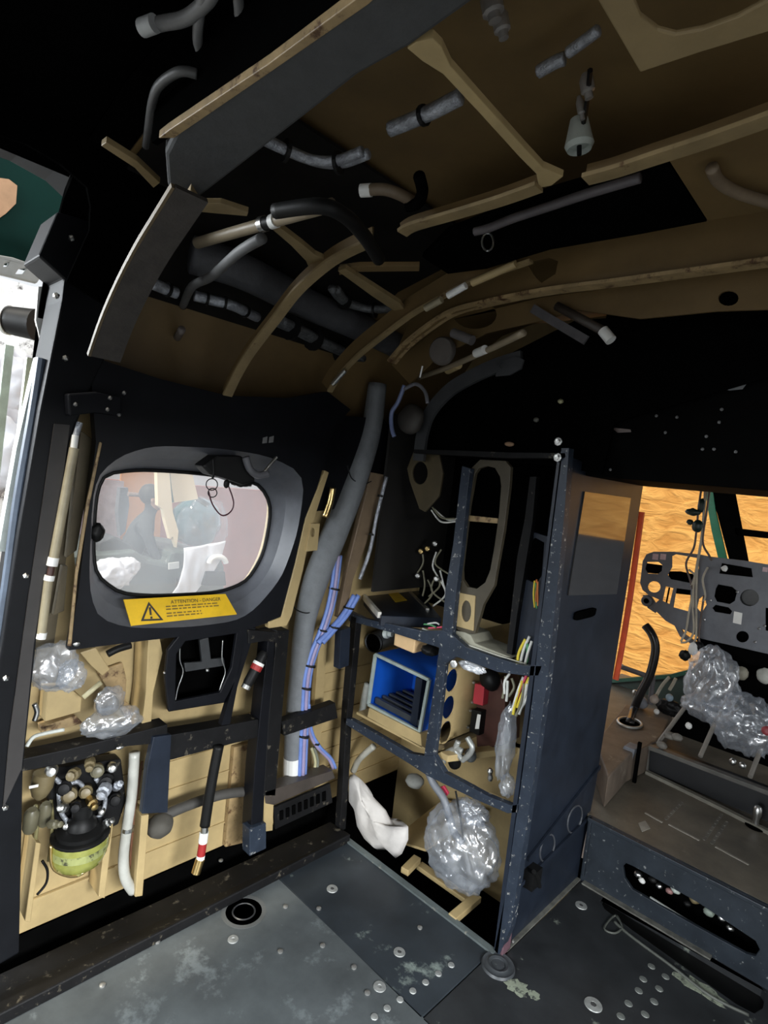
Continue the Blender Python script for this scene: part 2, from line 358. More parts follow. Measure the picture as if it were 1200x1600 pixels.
# jamb panel: the rack's outer side, facing the opening
g = G().poly([V((X1, 0.0, 0)), V((X1, 0.486, 0)), V((X1, 0.535, 0.30)), V((X1, 0.59, 1.32)), V((X1, 0.0, 1.36))], (-0.012, 0, 0))
g.poly([V((X1+0.001, 0.06, 0.16)), V((X1+0.001, 0.52, 0.20)), V((X1+0.001, 0.52, 0.212)), V((X1+0.001, 0.06, 0.172))], (0.006, 0, 0))
g.poly([V((X1+0.001, 0.10, 0.225)), V((X1+0.001, 0.54, 0.362)), V((X1+0.001, 0.54, 0.374)), V((X1+0.001, 0.10, 0.237))], (0.006, 0, 0))
jp = struct('wall_front.002', g, NAVYP)
for k, (cx, cyy) in enumerate([(898, 1280), (855, 1325)]):
    q = PL(ell(cx, cyy, 10, 22, 24, 0.28), X1+0.002); ob('grommet', G().tube(q+[q[0], q[1]], 0.003, 6, 1, caps=False), M('grommet_grey', (0.06, 0.065, 0.075), 0.5), jp)
PANEL = M('glossy_dark_panel', (0.030, 0.028, 0.026), 0.08, var=0.3, scale=8, spec=1.0, coat=0.6)
ob('glossy_plate', G().poly(PL([(912, 768), (984, 778), (962, 928), (886, 930)], X1+0.0005), (0.004, 0, 0)), PANEL, jp, plabel='glossy mirror-like plate')
ob('handle_slot', G().poly(PL(rnd([(897, 956), (930, 948), (927, 962), (895, 970)], 3, 0.25), X1+0.001), (0.006, 0, 0)), VOID, jp, plabel='black recessed handle slot')
ob('edge_strip', G().poly([V((X1+0.002, 0.004, 0)), V((X1+0.002, 0.045, 0)), V((X1+0.002, 0.040, 1.36)), V((X1+0.002, 0.004, 1.36))], (0.01, 0, 0)), PURP, jp, bev=0.002, plabel='maroon edge strip')
g = G()
for z in (0.02, 0.10, 0.19, 0.27, 0.36, 0.43, 0.55, 0.66, 0.78, 0.9): g.ball((X1+0.012, 0.052, z), 0.006, 1)
for z in (0.12, 0.52): g.ball((X1+0.006, 0.06, z), 0.008, 1)
ob('rivet_row', g, STEEL, jp, kind='stuff')
ob('jamb_seal', G().bar(PL([(1003, 800), (996, 850), (985, 930), (972, 1010), (962, 1062)], X1-0.002), 0.012, 0.016, (1, 0, 0), 3), M('orange_seal', (0.62, 0.075, 0.02), 0.5), jp, plabel='orange red rubber seal')
g = G().tube(PL([(834, 1362), (840, 1372), (843, 1385)], X1+0.03), 0.006, 8); g.box(Lw(832, 1370, X1+0.015), 0.03, 0.05, 0.05)
ob('latch', g, RUBBER, jp); 

# ------------------------------------------------------------------ setting: left doorway frame
def wpoly(p, d=0.0): return PL(p, d)
DOOR = M('door_frame_black', (0.004, 0.0045, 0.006), 0.45, var=0.3, spec=0.18)
fr = [(172, 545), (140, 610), (110, 690), (78, 870), (56, 1010), (36, 1200), (30, 1490), (-90, 1560), (-40, 1250), (5, 1000), (30, 830), (62, 640), (96, 470), (100, 436), (60, 400), (90, 330), (140, 345), (138, 300), (95, 258), (40, 226), (-60, 190), (-60, 120), (160, 228), (262, 285), (250, 320), (205, 420)]
d1 = struct('door_1', G().poly(PL(fr, 0.005), (-0.11, 0, 0)), DOOR, bev=0.004)
STRIP = M('grey_brown_strip', (0.026, 0.023, 0.022), 0.6, var=0.2)
ob('edge_strip', G().poly(PL([(84, 662), (108, 664), (96, 760), (52, 1005), (33, 1200), (4, 1262), (14, 1150), (44, 930)], 0.008), (0.004, 0, 0)), STRIP, d1, plabel='grey brown edge strip')
g = G()
for x, y in ((112, 372), (88, 462), (8, 1262), (9, 1060), (40, 900), (102, 560)): g.ball(Lw(x, y, 0.008), 0.007, 1)
ob('rivet_row', g, STEEL, d1, kind='stuff')
g = G().tube(PL([(64, 560), (52, 640), (28, 780), (12, 900), (-4, 1010)], -0.03), 0.010, 8); ob('door_seal', g, M('blue_grey_seal', (0.10, 0.13, 0.18), 0.4), d1, plabel='blue grey rubber seal')
g = G().bar([Lw(60, 560, -0.09), Lw(28, 700, -0.09), Lw(0, 860, -0.09)], 0.012, 0.03, (1, 0, 0), 1)
ob('door_rail', g, M('pale_rail', (0.66, 0.72, 0.68), 0.4), d1, plabel='pale painted door rail')
hd_ = [(-70, 100), (160, 222), (268, 282), (252, 322), (220, 400), (170, 480), (104, 440), (140, 360), (142, 322), (136, 292), (95, 256), (40, 224), (-70, 186)]
struct('trim_7', G().poly(PL(hd_, 0.12), (-0.008, 0, 0)), VOID)
g = G(); pr_ = [(-0.070, 1.625), (0.008, 1.732), (0.124, 1.808), (0.302, 1.853), (0.46, 1.862)]; vs = []; fs = []; n = len(pr_)
for dz in (0, 0.006):
    for yy in (-0.925, -0.13):
        for x, z in pr_: vs.append((x, yy, z-dz))
for i in range(n-1): fs += [(i, i+1, n+i+1, n+i), (2*n+i, 3*n+i, 3*n+i+1, 2*n+i+1), (i, 2*n+i, 2*n+i+1, i+1), (n+i, n+i+1, 3*n+i+1, 3*n+i)]
fs += [(0, n, 3*n, 2*n), (n-1, 3*n-1, 4*n-1, 2*n-1)]
struct('trim_8', g.add(vs, fs), M('recess_shade_black', (0.008, 0.007, 0.006), 0.85, var=0.4, spec=0.15))  # dark sheet added as the shade of the recess behind the roof pipes
DUST = M('dusty_seam', (0.12, 0.12, 0.105), 0.7, var=0.5, scale=30)
ob('dusty_edge', G().bar([V((X1+0.006, 0.03, 0.002)), V((X1+0.006, 0.484, 0.002))], 0.012, 0.005), DUST, jp, plabel='dusty pale edge line')

# ------------------------------------------------------------------ hangar outside
GZ = -0.75
struct('floor_outside', G().box((-1.0, 1.0, GZ-0.05), 16, 14, 0.1), M('hangar_concrete', (0.16, 0.155, 0.15), 0.8, var=0.3, scale=2))
def woolly(name, a, b):
    m = M(name, a, 0.9, var=0.1, scale=6); t = m.node_tree; bs = t.nodes['Principled BSDF']
    tc = nn(t, 'ShaderNodeTexCoord'); mp = nn(t, 'ShaderNodeMapping'); mp.inputs['Rotation'].default_value = (0, 0.42, 0); mp.inputs['Scale'].default_value = (1.7, 1, 4.5)
    n = nn(t, 'ShaderNodeTexNoise'); n.inputs['Scale'].default_value = 2.6; n.inputs['Detail'].default_value = 5; n.inputs['Distortion'].default_value = 1.2
    t.links.new(tc.outputs['Object'], mp.inputs[0]); t.links.new(mp.outputs[0], n.inputs[0])
    r = nn(t, 'ShaderNodeValToRGB'); r.color_ramp.elements[0].position = 0.33; r.color_ramp.elements[1].position = 0.68
    r.color_ramp.elements[0].color = a+(1,); r.color_ramp.elements[1].color = b+(1,)
    t.links.new(n.outputs[0], r.inputs[0]); t.links.new(r.outputs[0], bs.inputs['Base Color'])
    bp = nn(t, 'ShaderNodeBump'); bp.inputs['Strength'].default_value = 0.6; bp.inputs['Distance'].default_value = 0.05
    t.links.new(n.outputs[0], bp.inputs['Height']); t.links.new(bp.outputs[0], bs.inputs['Normal']); return m
struct('wall_outside_front', G().box((0.9, 4.05, 1.1), 5.2, 0.1, 3.7), woolly('orange_foam_wall', (0.38, 0.165, 0.028), (0.56, 0.29, 0.070)))
rw = struct('wall_outside_left', G().box((-6.05, 2.6, 0.05), 0.1, 5.4, 1.6), M('red_brown_wall', (0.38, 0.15, 0.125), 0.7, var=0.15, scale=3))
WH = M('white_sheeting', (0.80, 0.80, 0.79), 0.6, var=0.08, scale=5)
SCR = M('scribbled_white', (0.80, 0.80, 0.78), 0.7, var=0.05, chip=(0.10, 0.09, 0.09), amt=0.17, cscale=16)
struct('wall_outside_left.001', G().box((-6.6, 2.0, 0.9), 0.1, 8, 3.4), WH)
def seen(name, p, d, th, mat, label, cat, group=None, bev=0.0, down=False):
    q = PL(p, d)
    if down: m = sum(v.z for v in q)/len(q); q = [V((v.x, v.y, GZ)) if v.z < m else v for v in q]
    return ob(name, G().poly(q, (-th, 0, 0)), mat, None, label, cat, group, bev)
ORB = M('orange_board', (0.62, 0.26, 0.08), 0.6, var=0.15, scale=3)
seen('plywood_board', [(192, 700), (256, 700), (256, 840), (186, 850)], -5.0, 0.03, ORB, 'orange plywood board standing behind the dark clad person, beyond the cabin window', 'board', down=True)
seen('plywood_board', [(120, 745), (194, 752), (188, 860), (110, 865)], -4.9, 0.03, M('mauve_board', (0.46, 0.36, 0.37), 0.6), 'mauve grey board at left of the view through the cabin window', 'board', down=True)
CREAM = M('cream_cloth', (0.80, 0.66, 0.44), 0.8, var=0.12, scale=4)
seen('cloth_strip', [(245, 725), (264, 725), (267, 765), (270, 800), (279, 830), (276, 856), (270, 838), (266, 842), (258, 812), (255, 796), (247, 790)], -3.49, 0.06, CREAM, 'cream cloth strip with frayed end hanging beside the dark clad person', 'cloth')
seen('plywood_board', [(262, 722), (296, 722), (310, 780), (268, 786)], -3.55, 0.04, CREAM, 'cream board leaning above the wrapped cockpit nose', 'board')
ob('cord', G().tube(PL([(262, 720), (266, 760), (270, 785)], -3.535), 0.012, 8), GREEN, None, 'thin green edge cord along the cream board outside the window', 'cord')
# second helicopter, seen through the cabin window
c0 = Lw(240, 930, -4.0)
h2 = thing('helicopter', 'dark green helicopter body with plastic wrapped nose, seen through the cabin window', 'helicopter', (c0.x, c0.y, GZ))
HG = M('grey_green_body', (0.075, 0.095, 0.085), 0.45, var=0.3, scale=4)
g = G().poly(PL([(90, 872), (168, 866), (215, 862), (232, 874), (262, 880), (268, 862), (300, 862), (345, 868), (352, 885), (352, 960), (80, 960)], -3.55), (-1.1, 0, 0)); ob('fuselage', g, HG, h2, bev=0.04)
g = crumple(Lw(306, 815, -3.85), (0.26, 0.23, 0.25), 0.10, 1.6, 3, 4); np_ = ob('nose_canopy', g, M('tinted_canopy', (0.03, 0.09, 0.10), 0.08, var=0.3, scale=5, coat=0.8), h2, smooth=True, plabel='glossy dark teal canopy bubble')
ob('canopy_frame', G().bar(PL([(270, 782), (300, 776), (325, 790)], -3.6), 0.04, 0.04, (1, 0, 0), 2), TEAL, np_, plabel='teal canopy frame')
ob('instrument_hood', G().poly(PL([(155, 848), (180, 838), (205, 850), (216, 864), (216, 876), (155, 876)], -3.7), (-0.5, 0, 0)), M('dark_hood', (0.04, 0.045, 0.05), 0.6), h2, bev=0.02)
ob('placard', G().poly(PL([(264, 880), (280, 878), (280, 888), (264, 890)], -3.53), (-0.015, 0, 0)), WHITE, h2, plabel='small white placard')
g = G()
for x in (278, 288): g.tube(PL([(x, 905), (x, 960)], -3.5)+[V((-3.5, Lw(x, 960, -3.5).y, GZ))], 0.02, 8, 1)
ob('landing_gear_strut', g, RUBBER, h2)
g = crumple(Lw(318, 822, -3.5), (0.10, 0.25, 0.27), 0.25, 2.4, 3, 4); ob('plastic_sheet', g, plastic('wrap_plastic', lo=0.12, hi=0.8, scale=5), None, 'clear plastic wrap over the nose of the green helicopter outside', 'plastic', smooth=True)
def drape(p, d, th, nx=26, amp=0.03, freq=7, seed=0):
    """a hanging sheet: a dense plate with vertical folds"""
    pts = PL(p, d); ys = [q.y for q in pts]; zs = [q.z for q in pts]; g = G(); n = len(p)//2
    L_, R_ = pts[:n], list(reversed(pts[n:])); vs = []; m = 22
    def along(q, t):
        t *= len(q)-1; i = int(min(t, len(q)-2)); return q[i].lerp(q[i+1], t-i)
    for s_ in (0, 1):
        for i in range(m+1):
            a, b = along(L_, i/m), along(R_, i/m)
            for j in range(nx+1):
                q = a.lerp(b, j/nx); q = q+V(((noise.noise((q.y*freq, q.z*freq*0.3, seed))+0.4*noise.noise((q.y*freq*3, q.z*freq, seed+4)))*amp-s_*th, 0, 0)); vs.append(q)
    k = nx+1; o = (m+1)*k
    fs = [(i*k+j, i*k+j+1, (i+1)*k+j+1, (i+1)*k+j) for i in range(m) for j in range(nx)]
    fs += [tuple(reversed([x+o for x in f])) for f in fs]
    e = [j for j in range(k)]+[i*k+nx for i in range(1, m+1)]+[m*k+j for j in range(nx-1, -1, -1)]+[i*k for i in range(m-1, 0, -1)]
    fs += [(e[i], e[(i+1) % len(e)], e[(i+1) % len(e)]+o, e[i]+o) for i in range(len(e))]
    return g.add(vs, fs)
SHEET = M('milky_sheet', (0.72, 0.73, 0.78), 0.35, var=0.1, scale=6)
ob('plastic_sheet', drape([(286, 856), (284, 885), (276, 915), (268, 930), (300, 930), (325, 905), (345, 870), (352, 845)], -3.35, 0.01, amp=0.06, freq=5), SHEET, None, 'milky plastic sheet hanging in folds below the wrapped helicopter nose', 'plastic', smooth=True)
for k, (x, y, r, lb) in enumerate([(172, 897, 0.16, 'white crumpled plastic bag at the lower left corner of the window view'), (197, 886, 0.10, 'small crumpled white bag beside the larger one, through the window')]):
    ob('plastic_bag', crumple(Lw(x, y, -3.47), (r*0.7, r*1.1, r*0.8), 0.3, 3, 5+k), SHEET, None, lb, 'bag', smooth=True)
g = G().lathe(Lw(340, 888, -3.2)-V((0, 0, 0.05)), (0, 0, 1), [(0.09, 0), (0.1, 0.03), (0.09, 0.1), (0.05, 0.14), (0.045, 0.16)]); ob('equipment_box', G().poly(PL([(322, 893), (352, 893), (354, 915), (318, 916)], -3.3), (-0.3, 0, 0)), RUBBER, None, 'dark equipment box by the foot of the plastic sheet outside', 'box', bev=0.01)
q = [Lw(340+13*math.cos(a), 880-10*math.sin(a), -3.29) for a in [i*math.pi/8 for i in range(9)]]
ob('hose_loop', G().tube(q, 0.025, 8), WHITE, None, 'white looped hose on the dark equipment box outside', 'hose')
ob('bracket', G().poly(PL([(188, 762), (200, 762), (202, 790), (196, 830), (188, 838), (184, 800)], -4.6), (-0.08, 0, 0)), M('grey_bracket', (0.15, 0.16, 0.18), 0.6), None, 'grey bracket arm in front of the mauve board outside', 'bracket')
ob('handle', G().tube(PL([(200, 772), (228, 774)], -4.5), 0.022, 8, 1), M('brown_bar', (0.22, 0.15, 0.12), 0.6), None, 'brown bar reaching from the grey bracket to the person', 'bar')
# the person working at that helicopter
def skin(name, joints, edges, mat, parent, sub=2):
    me = bpy.data.meshes.new(name); org = worldorg(parent) if parent else V((0, 0, 0))
    me.from_pydata([V(p)-org for p, r in joints], edges, []); o = bpy.data.objects.new(name, me); COL.objects.link(o); o.parent = parent
    bm = bmesh.new(); bm.from_mesh(me); bm.verts.layers.skin.verify(); bm.to_mesh(me); bm.free()
    for i, (p, r) in enumerate(joints):
        me.skin_vertices[0].data[i].radius = (r, r) if not isinstance(r, tuple) else r
    me.skin_vertices[0].data[0].use_root = True
    s_ = o.modifiers.new('skin', 'SKIN'); s_.use_smooth_shade = True; b = o.modifiers.new('sub', 'SUBSURF'); b.levels = sub; b.render_levels = sub
    me.materials.append(mat); return o
hd = Lw(238, 780, -3.95)
pe = thing('person', 'person in dark clothes sitting bent over work, seen through the cabin window', 'person', (hd.x, hd.y-0.1, hd.z-0.80))
fwd, sd = V((0.35, 0.94, 0)).normalized(), V((0.94, -0.35, 0)).normalized()
def pp(f, s_, z): return hd+fwd*f+sd*s_+V((0, 0, z))
SKINM = M('skin_tone', (0.42, 0.24, 0.16), 0.5, var=0.08); SHIRT = M('dark_grey_shirt', (0.035, 0.04, 0.045), 0.8, var=0.2); HAIR = M('dark_hair', (0.018, 0.014, 0.012), 0.6, var=0.3, scale=40, bump=0.4)
J = [(pp(-0.22, 0, -0.78), (0.16, 0.12)), (pp(-0.17, 0, -0.55), (0.15, 0.11)), (pp(-0.09, 0, -0.34), (0.17, 0.12)), (pp(-0.04, 0, -0.22), (0.11, 0.09)), (pp(-0.015, 0, -0.14), 0.056),
     (pp(0, 0, -0.08), 0.062), (pp(0.012, 0, -0.02), (0.078, 0.09)), (pp(0.0, 0, 0.055), (0.08, 0.098)), (pp(-0.005, 0, 0.10), 0.05)]
E_ = [(0, 1), (1, 2), (2, 3), (3, 4), (4, 5), (5, 6), (6, 7), (7, 8)]
for s_ in (-1, 1):
    n = len(J); sh = pp(-0.05, 0.19*s_, -0.27); el = pp(0.06, 0.23*s_, -0.53) if s_ > 0 else pp(0.02, 0.25*s_, -0.52); wr = pp(0.24, 0.10*s_+0.03, -0.53); pm = pp(0.30, 0.09*s_+0.03, -0.54)
    J += [(sh, 0.062), (sh.lerp(el, 0.5), 0.052), (el, 0.042), (el.lerp(wr, 0.5), 0.038), (wr, 0.026), (pm, (0.04, 0.018))]
    E_ += [(3, n), (n, n+1), (n+1, n+2), (n+2, n+3), (n+3, n+4), (n+4, n+5)]
    for k in range(5):
        a = pm+sd*(-0.032+0.016*k)+fwd*0.035 if k < 4 else pm+sd*(-0.045*s_)
        ln = (0.05, 0.06, 0.057, 0.045, 0.035)[k]; m = len(J)
        J += [(a, 0.009), (a+fwd*ln*0.6+V((0, 0, -0.012)), 0.0085), (a+fwd*ln+V((0, 0, -0.035)), 0.0075)]; E_ += [(n+5, m), (m, m+1), (m+1, m+2)]
    n = len(J); J += [(pp(-0.15, 0.10*s_, -0.82), 0.085), (pp(0.22, 0.13*s_, -0.82), 0.065), (pp(0.26, 0.13*s_, -1.2), 0.05), (pp(0.24, 0.13*s_, hd.z*-1+GZ+0.06), 0.035), (pp(0.38, 0.14*s_, hd.z*-1+GZ+0.04), 0.03)]
    E_ += [(0, n), (n, n+1), (n+1, n+2), (n+2, n+3), (n+3, n+4)]
bd = skin('body', J, E_, SHIRT, pe)
def hands_bare(m):                                                   # the sleeves end at the wrists
    t = m.node_tree; bs = t.nodes['Principled BSDF']; src = bs.inputs['Base Color'].links[0].from_socket
    tc = nn(t, 'ShaderNodeTexCoord'); dp = nn(t, 'ShaderNodeVectorMath', operation='DOT_PRODUCT'); dp.inputs[1].default_value = fwd
    t.links.new(tc.outputs['Object'], dp.inputs[0]); g1 = nn(t, 'ShaderNodeMath', operation='GREATER_THAN'); g1.inputs[1].default_value = (pp(0.225, 0, 0)-worldorg(pe)).dot(fwd)
    t.links.new(dp.outputs['Value'], g1.inputs[0]); sx = nn(t, 'ShaderNodeSeparateXYZ'); t.links.new(tc.outputs['Object'], sx.inputs[0])
    g2 = nn(t, 'ShaderNodeMath', operation='GREATER_THAN'); g2.inputs[1].default_value = 0.14; t.links.new(sx.outputs['Z'], g2.inputs[0])
    ml = nn(t, 'ShaderNodeMath', operation='MULTIPLY'); t.links.new(g1.outputs[0], ml.inputs[0]); t.links.new(g2.outputs[0], ml.inputs[1])
    mx = nn(t, 'ShaderNodeMixRGB'); mx.inputs[2].default_value = (0.50, 0.30, 0.20, 1); t.links.new(ml.outputs[0], mx.inputs[0]); t.links.new(src, mx.inputs[1]); t.links.new(mx.outputs[0], bs.inputs['Base Color'])
hands_bare(SHIRT)
g = G()
for s_ in (-1, 1):
    g.ball(pp(0.0, 0.082*s_, 0.0), (0.012, 0.02, 0.03), 2)
    g.ball(pp(0.10, 0.03*s_, 0.02), (0.014, 0.012, 0.008), 1)
g.ball(pp(0.112, 0, -0.012), (0.018, 0.02, 0.022), 2); g.ball(pp(0.098, 0, -0.055), (0.018, 0.02, 0.008), 2)
g.ball(pp(0.03, 0, -0.005), (0.082, 0.082, 0.105), 3)
ob('face', g, SKINM, pe, smooth=True)
g = G().ball(pp(-0.025, 0, 0.045), (0.098, 0.098, 0.10), 3); g.v = [v+(v-hd).normalized()*0.006*noise.noise(v*40) for v in g.v]; ob('hair', g, HAIR, pe, smooth=True)
# the left doorway's view
struct('wall_outside_left.002', G().box((-2.3, -1.0, 0.65), 0.06, 1.1, 2.82), SCR)
ob('painted_panel', G().poly(PL([(-90, 60), (0, 110), (90, 170), (190, 270), (180, 350), (150, 440), (60, 425), (-60, 392)], -0.7), (-0.03, 0, 0)), TEAL, None, 'dark teal painted panel filling the top of the left doorway', 'panel')
ob('cardboard_piece', G().poly(PL([(-40, 272), (14, 280), (27, 290), (25, 318), (10, 333), (-3, 342), (-40, 350)], -0.68), (-0.012, 0, 0)), M('brown_card', (0.34, 0.20, 0.11), 0.8, var=0.2), None, 'brown card patch stuck on the teal panel', 'card')
ob('slotted_rail', G().poly(PL([(-60, 388), (20, 402), (72, 420), (58, 442), (0, 428), (-60, 418)], -0.5), (-0.02, 0, 0), [PL([(8, 410), (15, 409), (12, 416), (5, 417)], -0.5), PL([(30, 419), (43, 418), (36, 428), (24, 428)], -0.5)]), M('pale_metal', (0.42, 0.43, 0.42), 0.5, var=0.2), None, 'pale slotted rail below the teal panel', 'rail', bev=0.002)
a, b = Lw(12, 500, -0.42), Lw(58, 508, -0.36)
t = thing('camera_tube', 'black cylinder with a red and white open end at the left doorway', 'tube', a)
ob('barrel', G().lathe(a, b-a, [(0.0, 0.012), (0.028, 0.012), (0.031, 0), (0.034, 0.004), (0.036, 0.02), (0.038, 0.06), (0.040, (b-a).length)], 24), RUBBER, t, smooth=40)
ob('end_ring', G().lathe(a-(b-a).normalized()*0.002, b-a, [(0.034, 0), (0.037, 0.0), (0.037, 0.008), (0.034, 0.008)], 24), WHITE, t, plabel='white end ring')
ob('lens', G().lathe(a, b-a, [(0.0, 0.002), (0.03, 0.002), (0.03, 0.004)], 24), RED, t, plabel='dark red disc inside the end')
ob('corner_bracket', G().poly(PL([(60, 448), (92, 446), (84, 478), (66, 545), (56, 500)], -0.12), (-0.01, 0, 0)), WHITE, None, 'white corner plate beside the black cylinder in the left doorway', 'plate')
for k, (x0, y0, x1, y1, lb) in enumerate([(48, 560, 8, 900, 'pale green vertical trim seen beyond the left door frame'), (14, 540, -10, 760, 'thin pale trim strip farther out in the left doorway')]):
    ob('trim_strip', G().bar(PL([(x0, y0), (x1, y1)], -0.3-0.2*k)+[V((-0.3-0.2*k, Lw(x1, y1, -0.3-0.2*k).y, GZ))], 0.02, 0.02, (1, 0, 0)), M('pale_green_trim', (0.55, 0.66, 0.60), 0.5), None, lb, 'trim')
for k, (x, y, r, lb) in enumerate([(8, 600, 0.12, 'upper white crumpled sheet outside the left doorway'), (-6, 700, 0.16, 'lower white crumpled sheet outside the left doorway')]):
    ob('plastic_sheet', crumple(Lw(x, y, -2.18), (r*0.6, r*1.5, r*1.5), 0.3, 3, 15+k), SHEET, None, lb, 'plastic', smooth=True)

# ------------------------------------------------------------------ equipment rack in the corner
rk = thing('equipment_rack', 'open navy equipment rack with chipped paint standing in the cabin corner', 'rack', (0.33, 0.1, 0))
def rp(name, p, d, th, mat, holes=(), bev=0.0015, pl=None):
    return ob(name, G().poly(PB(p, d), (0, th, 0), [PB(h, d) for h in holes]), mat, rk, bev=bev, plabel=pl)
rp('front_post', [(877, 700), (889, 700), (882, 800), (858, 1040), (830, 1240), (797, 1452), (779, 1494), (772, 1488), (789, 1400), (812, 1240), (832, 1090), (845, 960), (862, 820)], 0.0, 0.028, NAVY, pl='right front post with chipped edge')
rp('front_post', [(548, 962), (557, 965), (549, 1050), (541, 1130), (536, 1220), (531, 1300), (523, 1296), (528, 1200), (534, 1100), (541, 1020)], 0.0, 0.028, BLACKW, pl='left front post, scuffed black')
rp('upper_shelf_rail', [(545, 955), (567, 966), (618, 977), (660, 986), (692, 985), (706, 991), (728, 1011), (770, 1026), (817, 1040), (848, 1040), (842, 1056), (822, 1056), (777, 1050), (712, 1026), (694, 1040), (682, 1040), (686, 1012), (617, 990), (567, 976), (545, 970)], 0.0, 0.02, NAVY)
rp('lower_shelf_rail', [(533, 1120), (548, 1124), (640, 1177), (662, 1181), (678, 1180), (694, 1207), (760, 1243), (797, 1258), (812, 1256), (810, 1270), (793, 1271), (740, 1248), (667, 1212), (640, 1194), (540, 1132)], 0.0, 0.02, NAVY)
rp('divider_post', [(683, 1038), (696, 1038), (689, 1100), (678, 1184), (662, 1184), (672, 1110)], 0.002, 0.018, NAVY)
rp('upper_divider_post', [(735, 732), (722, 728), (718, 760), (708, 850), (696, 920), (690, 990), (706, 992), (712, 930), (722, 850), (730, 770)], 0.004, 0.02, NAVY)
hole = [(742, 740), (748, 732), (760, 728), (773, 731), (781, 745), (783, 760), (780, 800), (773, 850), (766, 890), (758, 910), (745, 920), (730, 917), (722, 905), (721, 890), (727, 840), (733, 790)]
rp('oval_frame_plate', [(735, 733), (750, 718), (790, 720), (798, 730), (796, 760), (787, 830), (778, 880), (772, 915), (755, 945), (742, 990), (700, 985), (708, 930), (716, 850), (726, 760)], 0.03, 0.014, M('brown_grey_primer', (0.055, 0.045, 0.028), 0.5, var=0.25), [hole], pl='tall plate with a long oval cut-out')
rp('cross_bar', [(730, 805), (778, 810), (777, 818), (729, 814)], 0.035, 0.01, TANW)
rp('lug', [(707, 924), (742, 931), (739, 986), (704, 976)], 0.026, 0.03, TAN, [ell(728, 955, 8, 17, 16)], pl='tan lug with an oval hole')
rp('tray_pad', [(703, 978), (735, 992), (742, 1005), (800, 1028), (772, 1024), (715, 1000)], 0.03, 0.10, M('grey_tan_tray', (0.28, 0.27, 0.21), 0.6))
rp('bracket_plate', [(646, 705), (686, 710), (692, 740), (686, 775), (664, 800), (655, 795), (640, 752), (636, 732)], 0.10, 0.008, M('olive_tan_primer', (0.075, 0.058, 0.03), 0.5, var=0.2), [ell(656, 739, 12, 18, 18)], pl='plate with a round hole')
rp('top_rail', [(646, 702), (720, 704), (800, 707), (884, 708), (884, 716), (800, 716), (700, 711), (646, 708)], 0.0, 0.02, BLACKW)
rp('inner_post', [(828, 745), (838, 745), (832, 815), (818, 900), (808, 960), (798, 1035), (790, 1035), (798, 960), (808, 870), (820, 810)], 0.05, 0.02, BLACKW)
rp('slot_plate', [(818, 838), (830, 830), (856, 838), (852, 900), (838, 980), (828, 1040), (805, 1030), (812, 920)], 0.07, 0.008, NAVYP, [[(824, 848), (836, 840), (850, 848), (846, 900), (838, 912), (822, 905)]])
# side sheet with lightening holes, and the trays
xd = 0.352
hl = [PL(ell(x, y, 12, 18, 18, 0.2), xd) for x, y in ((690, 1082), (684, 1126), (677, 1170))]
side = G().poly([V((xd, 0.02, 0.46)), V((xd, 0.40, 0.46)), V((xd, 0.40, 0.80)), V((xd, 0.02, 0.80))], (-0.004, 0, 0),
    [[V((xd, 0.058+0.030*math.cos(a), zc+0.036*math.sin(a))) for a in [2*math.pi*i/20 for i in range(20)]] for zc in (0.655, 0.57, 0.49)])
ob('side_sheet', side, TAN, rk, plabel='tan sheet with three round lightening holes')
ob('shelf_tray', G().poly([V((0.0, 0.02, 0.425)), V((0.345, 0.02, 0.425)), V((0.345, 0.42, 0.425)), V((0.0, 0.42, 0.425))], (0, 0, 0.008)), TAN, rk, plabel='tan shelf tray')
g = G().poly([V((0.36, 0.03, 0.42)), V((0.39, 0.03, 0.42)), V((0.50, 0.30, 0.42)), V((0.46, 0.30, 0.42))], (0, 0, 0.02)); g.poly([V((0.46, 0.27, 0.42)), V((0.63, 0.27, 0.42)), V((0.63, 0.31, 0.42)), V((0.46, 0.31, 0.42))], (0, 0, 0.02))
ob('shelf_bracket', g, TAN, rk, bev=0.002, plabel='tan diagonal shelf bracket')
ob('edge_lip', G().bar(PB([(690, 1192), (700, 1208), (760, 1240), (796, 1254)], 0.024), 0.006, 0.012, (0, 0, 1), 1), TAN, rk, plabel='bare tan lip behind the lower rail')
ob('edge_lip', G().bar(PB([(706, 990), (728, 1008), (770, 1023), (822, 1040)], 0.024), 0.006, 0.010, (0, 0, 1), 1), M('pale_lip', (0.5, 0.5, 0.42), 0.5), rk, plabel='pale lip behind the upper rail')
# bottom well framing
g = G().bar(PF([(632, 1362), (652, 1342)], 0.0), 0.028, 0.02); ob('well_cross_member', g, TAN, rk, bev=0.002)
g = G().bar(PF([(706, 1436), (746, 1402)], 0.0), 0.028, 0.02); ob('well_cross_member', g, TAN, rk, bev=0.002)
g = G().bar(PF([(655, 1352), (732, 1406)], -0.03), 0.03, 0.015); ob('well_stringer', g, TAN, rk, bev=0.002)
ob('floor_flange', G().bar([V((0.03, -0.002, 0.003)), V((0.64, -0.002, 0.003))], 0.02, 0.006), M('scuffed_flange', (0.10, 0.12, 0.12), 0.5, chip=(0.4, 0.38, 0.3), amt=0.12), rk)
g = G().poly([V((0.16, 0.10, 0.02)), V((0.30, 0.10, 0.06)), V((0.33, 0.40, 0.10)), V((0.14, 0.40, 0.05))], (0, 0, 0.008)); ob('well_shelf', g, TAN, rk, plabel='sloping tan shelf in the rack bottom')
ob('back_bay_shade', G().box((0.26, 0.435, 1.10), 0.76, 0.01, 0.66), VOID, rk)  # black sheet over the tan bulkhead, stands for shade in the upper bay
